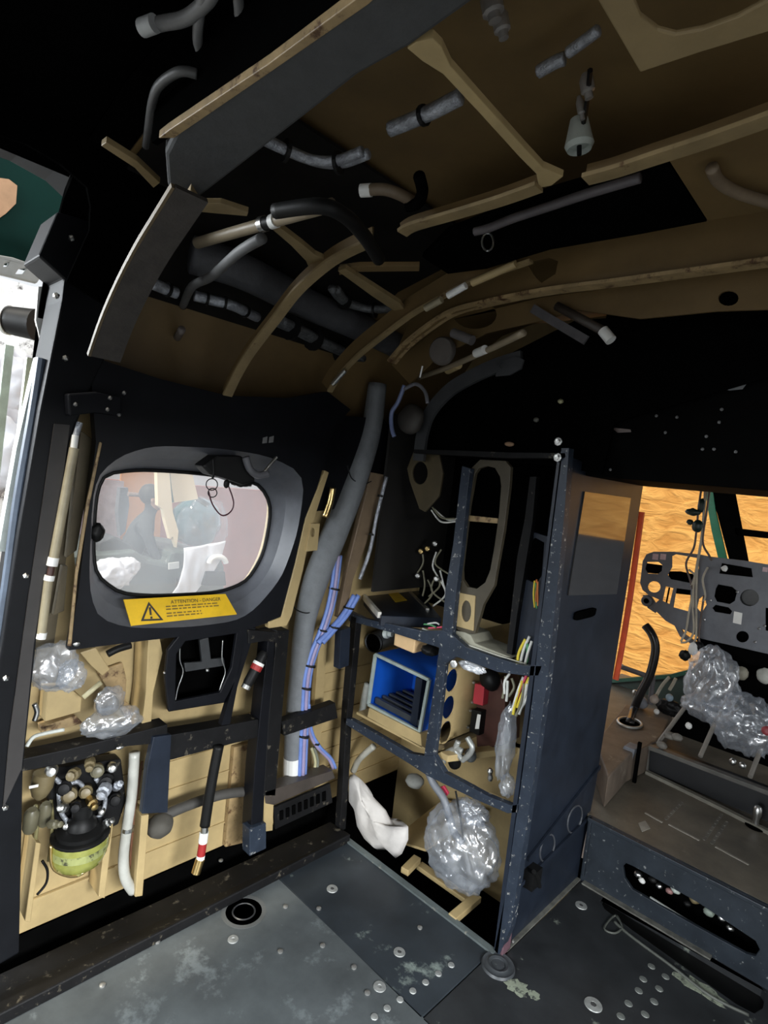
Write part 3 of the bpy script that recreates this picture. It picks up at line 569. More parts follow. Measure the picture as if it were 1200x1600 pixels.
ob('side_bay_shade', G().box((-0.02, 0.24, 1.16), 0.01, 0.38, 0.62), M('bay_shade_black', (0.008, 0.007, 0.006), 0.7), rk)  # dark sheet on the bay's left side, also painted shade
FOOT = G().lathe((0.668, -0.03, 0.0), (0, 0, 1), [(0.0, 0.003), (0.02, 0.003), (0.02, 0.006), (0.026, 0.008), (0.028, 0.006), (0.038, 0.004), (0.042, 0.006), (0.045, 0.0)], 28)
ob('foot_ring', FOOT, M('floor_ring', (0.045, 0.05, 0.055), 0.4, chip=(0.3, 0.32, 0.28), amt=0.08), rk, smooth=40)
fp_ = bpy.data.objects['front_post']
for k, (x, y) in enumerate([(873, 690), (872, 715)]):
    ob('bolt', G().lathe(Bk(x, y, -0.004), (0, -1, 0), [(0.011, 0), (0.011, 0.004), (0.006, 0.005), (0.006, 0.010), (0.0, 0.011)], 8), STEEL, fp_, smooth=30)

# things in the rack
t = thing('avionics_tray', 'dark avionics box with a yellow sticker, tilted on the rack upper shelf', 'box', Fl(620, 960, 0.785))
top = PF([(547, 905), (598, 900), (655, 925), (692, 966), (594, 962)], 0.80)
cs_ = ob('case', G().poly(PF([(549, 908), (610, 893), (652, 921), (690, 966), (596, 962)], 0.80), (0, 0, -0.035)), NAVYP, t, bev=0.002)
g = G().bar(PF([(553, 914), (593, 961)], 0.798), 0.012, 0.02); ob('edge_trim', g, M('pale_trim', (0.62, 0.6, 0.54), 0.4), t, plabel='bright metal edge trim')
g = G().bar(PF([(641, 925), (668, 952)], 0.802), 0.012, 0.006); ob('edge_trim', g, STEEL, t, plabel='bright metal edge trim')
ob('sticker', G().poly(PF([(607, 928), (622, 926), (636, 938), (618, 941)], 0.8005), (0, 0, 0.001)), M('yellow_sticker', (0.65, 0.42, 0.02), 0.5), cs_, plabel='yellow sticker')
t = thing('blue_equipment_box', 'bright blue open-fronted box with grey rim in the rack middle bay', 'box', (0.18, 0.1, 0.433))
f0 = PB([(588, 1022), (672, 1062), (657, 1143), (577, 1100)], 0.035); bk = [p+V((0, 0.22, 0)) for p in f0]
g = G(); W_ = 0.004
for i in range(4):
    a, b = f0[i], f0[(i+1) % 4]; c_, d_ = bk[i], bk[(i+1) % 4]; cen = sum(f0, V())/4; off = ((a+b)/2-cen).normalized()*W_
    g.hexa([a, b, d_, c_], [a+off, b+off, d_+off, c_+off])
ob('shell', g, BLUEB, t)
ob('back_plate', G().hexa(bk, [p+V((0, 0.004, 0)) for p in bk]), BLUEB, t)
g = G(); q = [p+V((0, -0.004, 0)) for p in f0]
for i in range(4): g.bar([q[i], q[(i+1) % 4]], 0.010, 0.010, (0, 1, 0))
ob('front_rim', g, M('grey_green_rim', (0.28, 0.33, 0.31), 0.4), t, bev=0.001, plabel='grey green front rim')
g = G()
for k in range(5):
    y = 0.06+0.035*k; a, b = f0[3].lerp(f0[3], 0)+V((0.008, y-0.035, 0.012)), f0[2]+V((-0.008, y-0.035, 0.012)); g.bar([a, b], 0.012, 0.02, (0, 0, 1))
ob('floor_ribs', g, M('dark_ribs', (0.04, 0.045, 0.05), 0.4), t)
ob('inner_flap', G().poly(PB([(650, 1058), (660, 1062), (650, 1140), (640, 1135)], 0.05), (0, 0.1, 0)), NAVYP, t)
ob('front_sill', G().poly(PB([(577, 1106), (657, 1147), (659, 1168), (574, 1120)], 0.02), (0, 0.1, 0)), TAN, t, plabel='tan strip below the opening')
ob('wooden_block', G().poly(PB([(617, 986), (649, 999), (646, 1021), (615, 1008)], 0.028), (0, 0.06, 0)), M('pale_wood', (0.62, 0.42, 0.22), 0.6, var=0.1), None, 'pale tan block lying on top of the blue box', 'block', bev=0.003)
ob('cloth_bundle', crumple(Bk(673, 1016, 0.05), (0.03, 0.03, 0.016), 0.3, 3, 2, 3), RUBBER, None, 'black bundle beside the pale tan block on the blue box', 'bundle', smooth=True)
a = Bk(582, 1005, 0.16)
t = thing('air_hose_end', 'open grey hose end beside the rack left post, below the tilted box', 'hose', a)
ob('sleeve', G().tube([a, a+V((-0.02, 0.10, 0.005)), a+V((-0.06, 0.2, -0.02))], 0.036, 18, 4, caps=False), GREYD, t, smooth=True)
ob('bore', G().lathe(a+V((0, 0.01, 0)), (-0.2, 1, 0), [(0.0, 0.004), (0.035, 0.004), (0.037, 0)], 18), VOID, t)
t = thing('hose_fitting', 'pale grey clamp fitting beside the open grey hose end', 'fitting', Bk(604, 988, 0.08))
ob('body', G().lathe(Bk(600, 990, 0.08), (1, 0.2, 0.2), [(0.012, 0), (0.016, 0.004), (0.016, 0.018), (0.01, 0.02), (0.01, 0.034)], 12), M('pale_fitting', (0.55, 0.6, 0.58), 0.4), t, smooth=40)
def wires(g, a, b, n, r, spread, sag=0.01, seed=0):
    rn = random.Random(seed)
    for i in range(n):
        d = V((rn.uniform(-1, 1), rn.uniform(-1, 1), rn.uniform(-1, 1)))*spread; e = V((rn.uniform(-1, 1), rn.uniform(-1, 1), rn.uniform(-1, 1)))*spread
        m = (a+b)/2+(d+e)*0.8+V((0, 0, -sag)); g.tube([a+d, m, b+e], r, 6, 6)
    return g
WCOL = [M('wire_white', (0.7, 0.7, 0.66), 0.5), M('wire_yellow', (0.75, 0.6, 0.05), 0.5), M('wire_pink', (0.7, 0.08, 0.16), 0.5), M('wire_green', (0.08, 0.3, 0.12), 0.5), M('wire_orange', (0.6, 0.18, 0.04), 0.5), M('wire_olive', (0.2, 0.19, 0.13), 0.6)]
def wire_bundle(label, a, b, cols, r=0.003, spread=0.01, grp=None, sag=0.005, seed=0, cat='wires'):
    t = thing('wire_bundle', label, cat, a, grp); rn = random.Random(seed)
    for i, c_ in enumerate(cols):
        k = 2*math.pi*i/len(cols); d = V((math.cos(k), 0.3*math.sin(k), math.sin(k)))*spread; e = V((math.cos(k+0.6), 0.3*math.sin(k+.6), math.sin(k+0.6)))*spread
        ob('wire', G().tube([a+d, (a+b)/2+(d+e)*0.7+V((rn.uniform(-1, 1), rn.uniform(-1, 1), -abs(sag)))*0.006, b+e], r, 7, 8), WCOL[c_], t, smooth=True)
    return t
wire_bundle('yellow, pink and white wires bundled at the right of the rack middle bay', Bk(822, 1062, 0.05), Bk(806, 1112, 0.04), [0, 1, 2, 0, 1, 5, 0], 0.0042, 0.011)
wire_bundle('short grey wires beside the yellow and pink bundle', Bk(795, 1058, 0.07), Bk(790, 1090, 0.06), [5, 0, 5, 0], 0.004, 0.010, seed=2)
wire_bundle('orange and white wires hanging in the slot by the rack right post', Bk(838, 908, 0.05), Bk(838, 948, 0.045), [4, 4, 1, 3], 0.0024, 0.005, seed=3)
wire_bundle('white and yellow wires dropping through the upper shelf by the right post', Bk(826, 1000, 0.045), Bk(814, 1046, 0.04), [0, 0, 1, 3], 0.004, 0.010, seed=4)
wire_bundle('pink and white wire ends on the upper shelf behind the tilted box', Bk(665, 980, 0.05), Bk(686, 982, 0.05), [2, 0, 3, 0, 2], 0.003, 0.012, seed=5)
wire_bundle('cream wires curving below the plate with the round hole', Bk(676, 795, 0.12), Bk(712, 812, 0.09), [0, 5, 0], 0.003, 0.006, sag=3, seed=6)
# tangle of small connectors behind
t = thing('wire_bundle', 'dark tangle of wires and connectors at the back of the rack upper bay', 'wires', Bk(672, 890, 0.30))
for i in range(9):
    rn = random.Random(i+20); x, y = 655+rn.uniform(0, 36), 850+rn.uniform(0, 60); q = PB([(x, y), (x+rn.uniform(-10, 10), y+22), (x+rn.uniform(-14, 14), y+40)], 0.28)
    ob('wire', G().tube(q, 0.0035, 6), WCOL[(0, 5, 5)[i % 3]], t, smooth=True)
for i, (x, y) in enumerate([(660, 862), (670, 858), (682, 850), (655, 900), (684, 905)]):
    ob('connector', G().lathe(Bk(x, y, 0.26), (0.3, -1, 0.2), [(0.008, 0), (0.01, 0.004), (0.01, 0.02), (0.006, 0.022)], 10), BRASS if i < 2 else STEEL, t)
t = thing('relay_box', 'brown and black relay stack with a red label in the rack middle bay', 'relay', Bk(765, 1165, 0.20))
ob('case', G().poly(PB([(752, 1062), (782, 1058), (790, 1080), (786, 1165), (745, 1172), (742, 1120), (746, 1080)], 0.20), (0, 0.10, 0)), M('dark_red_brown', (0.055, 0.018, 0.012), 0.5, var=0.3), t, bev=0.004)
ob('cap', crumple(Bk(766, 1062, 0.19), (0.035, 0.03, 0.035), 0.1, 2, 8, 3), RUBBER, t, smooth=True)
ob('label_plate', G().poly(PB([(742, 1068), (757, 1071), (754, 1103), (738, 1099)], 0.17), (0, 0.03, 0)), M('label_red', (0.42, 0.03, 0.045), 0.5, var=0.1), t, bev=0.002, plabel='red label plate')
sb_ = ob('switch_block', G().poly(PB([(737, 1108), (752, 1112), (748, 1150), (733, 1143)], 0.17), (0, 0.03, 0)), RUBBER, t, bev=0.002)
ob('marker', G().poly(PB([(746, 1116), (751, 1117), (748, 1139), (742, 1139)], 0.168), (0, 0.002, 0)), WHITE, sb_, plabel='white stripe')
for x, y in ((740, 1066), (738, 1097), (735, 1110), (731, 1136)): ob('terminal', G().ball(Bk(x, y, 0.17), 0.006, 1), STEEL, t)
ob('foil_scrap', crumple(Bk(738, 1042, 0.03), (0.042, 0.02, 0.015), 0.35, 3, 11, 4), M('foil_white', (0.7, 0.72, 0.75), 0.3, 0.4), None, 'white crumpled foil hanging below the upper shelf rail', 'foil', smooth=True)
ob('rod_end', G().lathe(Bk(711, 1037, -0.004), (0.2, -1, 0.1), [(0.0, 0), (0.008, 0), (0.011, 0.006), (0.011, 0.012), (0.006, 0.013)], 12), STEEL, None, 'steel rod end fixed below the upper shelf rail', 'fitting')
g = crumple(Bk(790, 1160, 0.05), (0.026, 0.026, 0.105), 0.3, 3.2, 12, 4); ob('plastic_sleeve', g, BAG, None, 'shiny clear plastic sleeve hanging beside the rack right post', 'plastic', smooth=True)
g = crumple(Bk(792, 1228, 0.03), (0.02, 0.02, 0.03), 0.35, 3.2, 13, 4); ob('plastic_sleeve', g, BAG, None, 'small plastic scrap below the hanging plastic sleeve', 'plastic', smooth=True)
def pipes(name, label, cat, runs, mat, px, d):
    t = thing(name, label, cat, Bk(*runs[0][0], d))
    for r in runs: g = G(); tubepx(g, PB(r, d), px, 10); ob('tube', g, mat, t, smooth=True)
    return t
pipes('hose_fittings', 'grey pipe elbows on the rack lower shelf behind the tan bracket', 'fittings', [[(692, 1192), (696, 1178), (712, 1170), (722, 1174)], [(716, 1158), (712, 1172), (722, 1186)], [(730, 1152), (738, 1168), (732, 1180), (722, 1188)]], M('fitting_grey', (0.35, 0.36, 0.34), 0.35, 0.4), 4.5, 0.07)
for k, (x, y, r, lb) in enumerate([(710, 1190, 0.020, 'black rubber plug on the lower shelf, left of the pipe elbows'), (735, 1180, 0.018, 'dark valve body among the pipe elbows')]):
    ob('valve', G().lathe(Bk(x, y, 0.10), (0.2, -0.6, 0.7), [(r*0.6, -r), (r, -r*0.6), (r, r*0.4), (r*0.5, r), (r*0.5, r*1.5)], 16), RUBBER if k == 0 else M('valve_grey', (0.12, 0.13, 0.13), 0.35, 0.5), None, lb, 'valve', smooth=40)
ob('cotter', G().lathe(Bk(766, 1210, 0.10), (0, -0.2, 1), [(0.006, -0.02), (0.009, -0.01), (0.006, 0), (0.009, 0.012), (0.004, 0.02)], 10), STEEL, None, 'bright steel bolt end under the tan shelf bracket', 'bolt')
# lower bay
clp = [(545, 1212), (553, 1209), (561, 1216), (566, 1232), (585, 1250), (601, 1266), (612, 1290), (622, 1296), (638, 1292), (638, 1312), (628, 1334), (618, 1341), (606, 1328), (590, 1328), (572, 1312), (560, 1290), (552, 1262), (544, 1248)]
def soft(p, d, th, nrm=V((0, 1, 0)), amp=0.012, seed=0, ax=1, freq=14):
    """a soft body with the outline P: an inflated, creased cushion"""
    pts = [on(ax, d, x, y) for x, y in p]; c_ = sum(pts, V())/len(pts); g = G(); rings = 9; n = len(pts); vs = []
    for s_ in (1, -1):
        for k in range(rings):
            f = k/(rings-1); sc = math.sin(math.pi/2*(1-f)) if False else 1-f; hgt = th*math.sqrt(max(0, 1-(1-f)**2))
            for q in pts:
                w_ = c_.lerp(q, sc); nz = noise.noise(w_*freq+V((seed, 0, 0)))+0.5*noise.noise(w_*freq*2.3+V((0, seed, 0)))
                vs.append(w_+nrm*(s_*(hgt+amp*nz*(f > 0))))
    fs = []
    for s_ in (0, 1):
        o = s_*rings*n
        for k in range(rings-1):
            for j in range(n):
                q = (o+k*n+j, o+k*n+(j+1) % n, o+(k+1)*n+(j+1) % n, o+(k+1)*n+j); fs.append(q if s_ else tuple(reversed(q)))
    g.add(vs, fs)
    bm = bmesh.new(); me = bpy.data.meshes.new('t'); me.from_pydata(g.v, [], g.f); bm.from_mesh(me); bmesh.ops.remove_doubles(bm, verts=bm.verts, dist=1e-4)
    bmesh.ops.recalc_face_normals(bm, faces=bm.faces); g2 = G().add([v.co.copy() for v in bm.verts], [tuple(v.index for v in f.verts) for f in bm.faces if len(f.verts) > 2]); bm.free(); bpy.data.meshes.remove(me); return g2
o = ob('cloth_rag', soft(clp, 0.04, 0.028, amp=0.010, seed=3, freq=22), CLOTH, None, 'white crumpled cloth rag draped in the rack bottom by the left post', 'cloth', smooth=True)
g = crumple(Bk(721, 1322, 0.075), (0.122, 0.08, 0.122), 0.20, 3.2, 21, 5); ob('plastic_bag', g, BAG, None, 'large clear crinkled plastic bag filling the rack bottom bay', 'bag', smooth=True)
g = crumple(Bk(738, 1268, 0.06), (0.05, 0.03, 0.03), 0.5, 4, 24, 4); ob('bag_neck', g, BAGD, bpy.data.objects['plastic_bag.002'] if 'plastic_bag.002' in bpy.data.objects else None, smooth=True)
hp = PB([(666, 1196), (676, 1222), (693, 1248), (703, 1280), (710, 1302), (724, 1316)], 0.05); r0 = 6.5*mpp(hp[2]); q = catmull(hp, 14)
g = G().tube(hp, [r0*(1.0 if i % 2 else 0.84) for i in range(80)], 12, 18); ob('corrugated_hose', g, M('hose_grey', (0.16, 0.17, 0.19), 0.45), None, 'grey corrugated hose running down into the large plastic bag', 'hose', smooth=True)
ob('pink_tag', G().poly(PB([(686, 1230), (693, 1228), (700, 1240), (694, 1248), (688, 1244)], 0.07), (0, 0.008, 0)), M('pink_tag_plastic', (0.70, 0.06, 0.12), 0.5), None, 'small pink tag behind the grey corrugated hose', 'tag', bev=0.001)
ob('cable', G().tube(PB([(712, 1236), (718, 1270), (724, 1312)], 0.045), 0.003, 8), RUBBER, None, 'thin dark cable beside the corrugated hose', 'cable')
g = G(); tubepx(g, PB([(552, 1205), (560, 1188), (572, 1176), (584, 1166)], 0.12), 5); ob('hose', g, M('pale_hose', (0.45, 0.44, 0.38), 0.5), None, 'pale hose curving above the white cloth rag', 'hose', smooth=True)
g = crumple(Bk(648, 1220, 0.20), (0.035, 0.03, 0.022), 0.15, 2, 31, 3); ob('insulation_wad', g, M('grey_wad', (0.25, 0.25, 0.23), 0.8), None, 'grey wad lying behind the lower shelf rail', 'wad', smooth=True)
g = G()
tubepx(g, PB([(566, 1112), (570, 1090), (575, 1068)], 0.10), 6); ob('connector_lead', g, M('pale_lead', (0.5, 0.52, 0.48), 0.5), None, 'pale connector lead left of the blue box', 'lead', smooth=True)

# ------------------------------------------------------------------ left wall: structure behind the missing lining
g = G().box((-0.15, -0.25, -0.10), 0.02, 1.8, 0.27); struct('trim_3', g, VOID)
struct('trim_4', G().poly(PL([(518, 648), (600, 655), (640, 700), (604, 738), (548, 792), (486, 800)], -0.06), (-0.02, 0, 0)), BLACK)
def lp(name, p, d, th, mat, label, cat, group=None, bev=0.002, holes=()):
    return ob(name, G().poly(PL(p, d), (-th, 0, 0), [PL(h, d) for h in holes]), mat, None, label, cat, group, bev)
def lbar(name, p, d, w_, dep, mat, label, cat, group=None, bev=0.002):
    q = PL(p, d); return ob(name, G().bar(q, dep, w_*mpp(q[0]), (1, 0, 0) if False else (q[-1]-q[0]).cross(V((1, 0, 0))).normalized(), 1), mat, None, label, cat, group, bev)
RIBS = 'tan uprights behind the lining'
lp('wall_upright', [(56, 1316), (64, 1318), (48, 1442), (39, 1440)], -0.05, 0.08, TAN, 'tan upright left of the yellow green filter bowl', 'upright', RIBS)
lp('wall_upright', [(166, 1285), (177, 1287), (164, 1404), (154, 1402)], -0.06, 0.07, TAN, 'tan upright right of the yellow green filter bowl', 'upright', RIBS)
lp('wall_upright', [(221, 1275), (233, 1273), (223, 1400), (211, 1402)], -0.03, 0.10, TAN, 'tan upright beside the clear hose, below the dark plate', 'upright', RIBS)
lp('wall_upright', [(232, 1000), (250, 998), (254, 1020), (240, 1080), (236, 1140), (220, 1145), (228, 1080)], -0.05, 0.08, TAN, 'tan upright left of the black wall pocket', 'upright', RIBS)
lp('wall_upright', [(412, 1240), (428, 1247), (426, 1298), (412, 1300)], -0.005, 0.02, TAN, 'short tan upright end at the foot of the black double post', 'upright', RIBS)
lp('wall_upright', [(366, 1168), (396, 1160), (386, 1316), (352, 1324)], -0.12, 0.018, TANW, 'broad tan upright behind the hanging cable with a gold tip', 'upright', RIBS)
lp('wall_upright', [(498, 1010), (512, 1000), (500, 1180), (484, 1200)], -0.10, 0.02, TAN, 'tan upright behind the blue cable bundle', 'upright', RIBS)
lp('wall_plate', [(125, 1020), (150, 1012), (172, 1046), (160, 1056), (142, 1040)], -0.08, 0.02, TAN, 'diagonal tan plate between the two clear bags on the wall', 'plate')
lp('wall_plate', [(74, 1078), (110, 1076), (128, 1090), (126, 1112), (70, 1128)], -0.07, 0.05, TAN, 'tan box-shaped bracket below the upper clear bag', 'bracket')
lp('wall_plate', [(64, 1136), (118, 1118), (130, 1130), (66, 1148)], -0.08, 0.03, TANW, 'tan ledge under the box-shaped bracket', 'plate')
lp('wall_plate', [(152, 1050), (192, 1036), (198, 1062), (196, 1096), (218, 1112), (200, 1124), (180, 1096)], -0.12, 0.012, TANW, 'tan plate with a curved dark edge above the lower clear bag', 'plate')
# rails
lp('wall_rail', [(36, 1186), (110, 1170), (200, 1148), (262, 1132), (262, 1160), (200, 1166), (120, 1190), (34, 1206)], -0.01, 0.05, BLACKW, 'left half of the scuffed black rail above the filter', 'rail', 'black wall rails')
lp('wall_rail', [(258, 1150), (330, 1138), (404, 1124), (404, 1152), (340, 1168), (266, 1188)], -0.005, 0.05, BLACKW, 'right half of the scuffed black rail, below the black pocket', 'rail', 'black wall rails')
lp('wall_rail', [(440, 1128), (524, 1098), (528, 1122), (444, 1150)], -0.005, 0.03, BLACKW, 'short black rail crossing the grey duct and blue cables', 'rail', 'black wall rails')
lp('dark_plate', [(240, 1152), (268, 1148), (262, 1270), (222, 1272), (230, 1200)], 0.0, 0.02, NAVYP, 'dark blue plate hanging below the black wall rail', 'plate')
g = G()
lp('wall_post', [(420, 988), (431, 986), (410, 1296), (392, 1300), (398, 1200)], -0.002, 0.05, BLACK, 'smooth black post right of the hanging cable', 'post', 'black wall posts')
lp('wall_post', [(433, 986), (452, 984), (430, 1244), (412, 1244), (420, 1120)], 0.0, 0.05, BLACKW, 'scuffed black post left of the grey duct', 'post', 'black wall posts')
lp('wall_post', [(384, 982), (400, 980), (372, 1070), (360, 1132), (346, 1134), (368, 1060)], -0.004, 0.02, BLACK, 'thin black strap post beside the red banded connector', 'post', 'black wall posts')
lp('cross_sill', [(414, 1238), (520, 1204), (524, 1216), (428, 1258), (416, 1256)], 0.0, 0.05, M('brown_black', (0.045, 0.036, 0.03), 0.5, var=0.3, chip=(0.2, 0.17, 0.12), amt=0.08), 'brown black sill under the grey duct', 'sill')
t = thing('vent_panel', 'dark slotted vent panel at the foot of the grey duct bay', 'vent', Lw(470, 1290, -0.01))
ob('plate', G().poly(PL([(428, 1262), (516, 1224), (520, 1254), (430, 1296)], -0.012), (-0.01, 0, 0)), BLACKW, t, bev=0.002)
for i in range(8):
    x = 438+9.5*i; y = 1268-4.2*i; ob('slot', G().poly(PL([(x, y), (x+5, y-2), (x+5, y+12), (x, y+14)], -0.008), (-0.006, 0, 0)), VOID, t)
lp('sill_bracket', [(390, 1296), (416, 1286), (416, 1326), (390, 1338)], 0.012, 0.04, NAVY, 'chipped bracket on the sill below the black posts', 'bracket')
# black pocket box
t = thing('wall_pocket', 'black open box with wire clips under the yellow warning placard', 'box', Lw(320, 1100, -0.06))
po = [(262, 1016), (284, 988), (386, 978), (374, 1052), (350, 1098), (264, 1112), (258, 1060)]; pi_ = [(276, 1022), (290, 1002), (370, 990), (362, 1044), (344, 1082), (274, 1096)]
ob('front_frame', G().poly(PL(po, -0.004), (-0.012, 0, 0), [PL(pi_, -0.004)]), BLACK, t, bev=0.002)
ob('back', G().poly(PL(po, -0.10), (-0.006, 0, 0)), VOID, t)
a, b = PL(po, -0.016), PL(po, -0.10); ob('side', G().loft(a, b), BLACK, t)
ob('centre_strap', G().poly(PL([(312, 1000), (326, 996), (330, 1030), (350, 1028), (352, 1040), (290, 1050), (288, 1036), (316, 1034)], -0.03), (-0.01, 0, 0)), M('dark_grey_strap', (0.03, 0.032, 0.034), 0.5), t, bev=0.002)
for x in (282, 348): ob('wire_clip', G().tube(PL([(x, 1000), (x-1, 1030), (x+4, 1050), (x-4, 1075), (x-8, 1095)], -0.012), 0.0016, 6), STEEL, t, smooth=True)
ob('rivet', G().ball(Lw(324, 1047, -0.022), 0.006, 1), STEEL, t)
ob('rivet', G().ball(Lw(257, 1051, -0.004), 0.004, 1), STEEL, t)
# connectors and hanging cable
def joint(a, b, f0, f1): return a.lerp(b, f0), a.lerp(b, f1)
t = thing('connector', 'black cable connector with red and white rings, right of the black pocket', 'connector', Lw(385, 1075, 0.01))
a, b = Lw(414, 1018, 0.01), Lw(384, 1074, 0.01); r = 9*mpp(a); ax = (b-a)
ob('body', G().lathe(a, ax, [(r*0.6, 0), (r*0.9, ax.length*0.1), (r*0.9, ax.length*0.86), (r*0.7, ax.length)], 14), RUBBER, t, smooth=40)
ob('white_ring', G().tube(joint(a, b, 0.30, 0.38), r, 14, 1), WHITE, t, plabel='white ring'); ob('red_ring', G().tube(joint(a, b, 0.38, 0.52), r, 14, 1), RED, t, plabel='red ring')
ob('metal_end', G().tube(joint(a, b, 0.93, 1.03), r*0.8, 14, 1), STEEL, t)
t = thing('hanging_cable', 'thick black cable hanging from the wall rail, with red band and gold tip', 'cable', Lw(310, 1360, 0.0))
g = G(); tubepx(g, PL([(342, 1165), (334, 1205), (326, 1250), (320, 1290)], 0.005), 8, 12); ob('cable', g, RUBBER, t, smooth=True)
for nm, p0, p1, px, mt, lb in (('ferrule', (320, 1288), (319, 1300), 6, STEEL, None), ('white_band', (319, 1300), (317, 1316), 7, WHITE, 'white band'), ('red_band', (317, 1316), (314, 1336), 6.5, RED, 'red band'), ('white_ring', (314, 1336), (313, 1342), 6.5, WHITE, None), ('gold_tip', (313, 1342), (306, 1364), 7, BRASS, 'gold coloured tip')):
    g = G(); tubepx(g, PL([p0, p1], 0.005), px, 14, 1); ob(nm, g, mt, t, smooth=40, plabel=lb)
g = G(); tubepx(g, PL([(236, 1288), (262, 1272), (300, 1256), (345, 1242), (388, 1236)], -0.06), 8, 12); ob('cross_hose', g, M('dirty_dark_hose', (0.05, 0.047, 0.042), 0.7, var=0.3), None, 'dark dirty hose crossing behind the hanging cable', 'hose', smooth=True)
g = crumple(Lw(250, 1290, -0.05), (0.03, 0.035, 0.03), 0.15, 2, 41, 3); ob('lagging', g, M('dirty_lagging', (0.06, 0.055, 0.045), 0.8), None, 'dark lagging lump at the left end of the crossing hose', 'lagging', smooth=True)
t = thing('clear_hose', 'milky clear hose curving down beside the filter', 'hose', Lw(195, 1385, -0.06))
g = G(); tubepx(g, PL([(210, 1176), (206, 1240), (198, 1295), (193, 1340), (196, 1372), (208, 1392)], -0.05), 8, 12); ob('tube', g, M('milky_hose', (0.42, 0.42, 0.38), 0.3, var=0.15), t, smooth=True)
g = G(); tubepx(g, PL([(200, 1292), (199, 1298)], -0.05), 9.5, 12, 1); ob('clamp', g, STEEL, t)
ob('brown_line', G().tube(PL([(222, 1190), (212, 1260), (206, 1310), (204, 1350), (212, 1376)], -0.07), 0.003, 8), M('brown_line', (0.14, 0.06, 0.03), 0.5), None, 'thin brown line behind the clear hose', 'line')
# filter unit
t = thing('filter_unit', 'black fluid filter with yellow green glass bowl on the lower wall', 'filter', Lw(118, 1375, -0.02))
D_ = -0.03; ctr = Lw(126, 1302, D_); k_ = mpp(ctr); R_ = 41*k_
bw_ = ob('bowl', G().lathe(ctr, (0, 0, -1), [(R_, 0), (R_, 0.022), (R_*0.97, 0.048), (R_*0.86, 0.066), (R_*0.6, 0.078), (R_*0.3, 0.083), (0.0, 0.085)], 28), M('yellow_green_bowl', (0.24, 0.25, 0.06), 0.15, var=0.3, scale=20, coat=0.4), t, smooth=40, plabel='yellow green translucent bowl')
ob('bowl_ring', G().lathe(ctr+V((0, 0, 0.004)), (0, 0, -1), [(R_*0.9, 0), (R_*1.02, 0.002), (R_*1.03, 0.007), (R_*1.01, 0.009)], 28), RUBBER, t, smooth=40)
ob('bail_wire', G().tube([ctr+V((0.006, -R_*1.05, 0.0)), ctr+V((0.01, -R_*0.9, -0.06)), ctr+V((0.01, 0, -0.10)), ctr+V((0.01, R_*0.9, -0.06)), ctr+V((0.006, R_*1.05, 0.0))], 0.0035, 8), BRASS, t, smooth=True)
ob('drain_knob', G().lathe(ctr+V((0, 0, -0.082)), (0, 0, -1), [(0.008, 0), (0.014, 0.006), (0.014, 0.018), (0.008, 0.024), (0.0, 0.026)], 12), M('olive_brass', (0.42, 0.40, 0.14), 0.3, 0.6), bw_, smooth=40)
ob('decal', G().lathe(ctr, (0, 0, -1), [(R_*1.005, 0.020), (R_*1.0, 0.038)], 28), M('pale_decal', (0.25, 0.27, 0.10), 0.5, chip=(0.04, 0.04, 0.02), amt=0.2, cscale=60), bw_, plabel='pale label band')
ob('head', G().lathe(ctr+V((0, 0, 0.004)), (0, 0, 1), [(R_*0.86, 0), (R_*0.88, 0.010), (R_*0.55, 0.016), (R_*0.5, 0.03), (R_*0.35, 0.04), (R_*0.4, 0.075), (0, 0.08)], 20), RUBBER, t, smooth=40)
for nm, x, y, rx, dx, mt in (('port', 100, 1232, 0.017, 0.05, BLACKW), ('port', 165, 1222, 0.02, 0.05, BLACKW), ('solenoid', 152, 1205, 0.016, 0.03, M('olive_can', (0.12, 0.11, 0.07), 0.4)), ('solenoid', 108, 1243, 0.018, 0.04, M('tan_can', (0.15, 0.118, 0.06), 0.45)), ('solenoid', 134, 1238, 0.016, 0.04, M('tan_can', (0.15, 0.118, 0.06), 0.45)), ('union', 80, 1205, 0.014, 0.03, STEEL), ('union', 175, 1200, 0.012, 0.03, STEEL), ('union', 104, 1290, 0.010, 0.025, STEEL), ('union', 158, 1268, 0.010, 0.03, STEEL), ('port', 180, 1250, 0.016, 0.04, BLACKW)):
    p = Lw(x, y, D_-0.01); ob(nm, G().lathe(p, (0.8, -0.3, 0.25), [(rx*0.8, -dx), (rx, -dx*0.7), (rx, 0), (rx*0.7, 0.004), (rx*0.7, 0.012), (rx*0.3, 0.014)], 12), mt, t, smooth=40)
ob('manifold', G().poly(PL([(84, 1200), (190, 1186), (198, 1250), (186, 1288), (160, 1300), (92, 1302), (78, 1250)], -0.07), (-0.04, 0, 0)), BLACKW, t, bev=0.005)
for q in ([(86, 1216), (100, 1226), (122, 1222), (134, 1236)], [(150, 1216), (164, 1240), (160, 1270), (140, 1284)], [(92, 1240), (96, 1270), (110, 1288)]):
    g = G(); tubepx(g, PL(q, D_-0.02), 3.5, 8); ob('pipe', g, SILV, t, smooth=True)
t = thing('tan_canister', 'tan can with white mark at the far left of the filter', 'canister', Lw(60, 1255, -0.05))
ob('can', G().lathe(Lw(60, 1250, -0.05), (0, 0.15, 1), [(0.004, 0), (0.016, 0.01), (0.024, 0.03), (0.024, 0.062), (0.018, 0.066)], 18), M('tan_can', (0.15, 0.118, 0.06), 0.45), t, smooth=40)
ob('mark', G().poly(PL([(45, 1228), (60, 1225), (59, 1229), (45, 1232)], -0.018), (0.002, 0, 0)), WHITE, t, plabel='white mark')
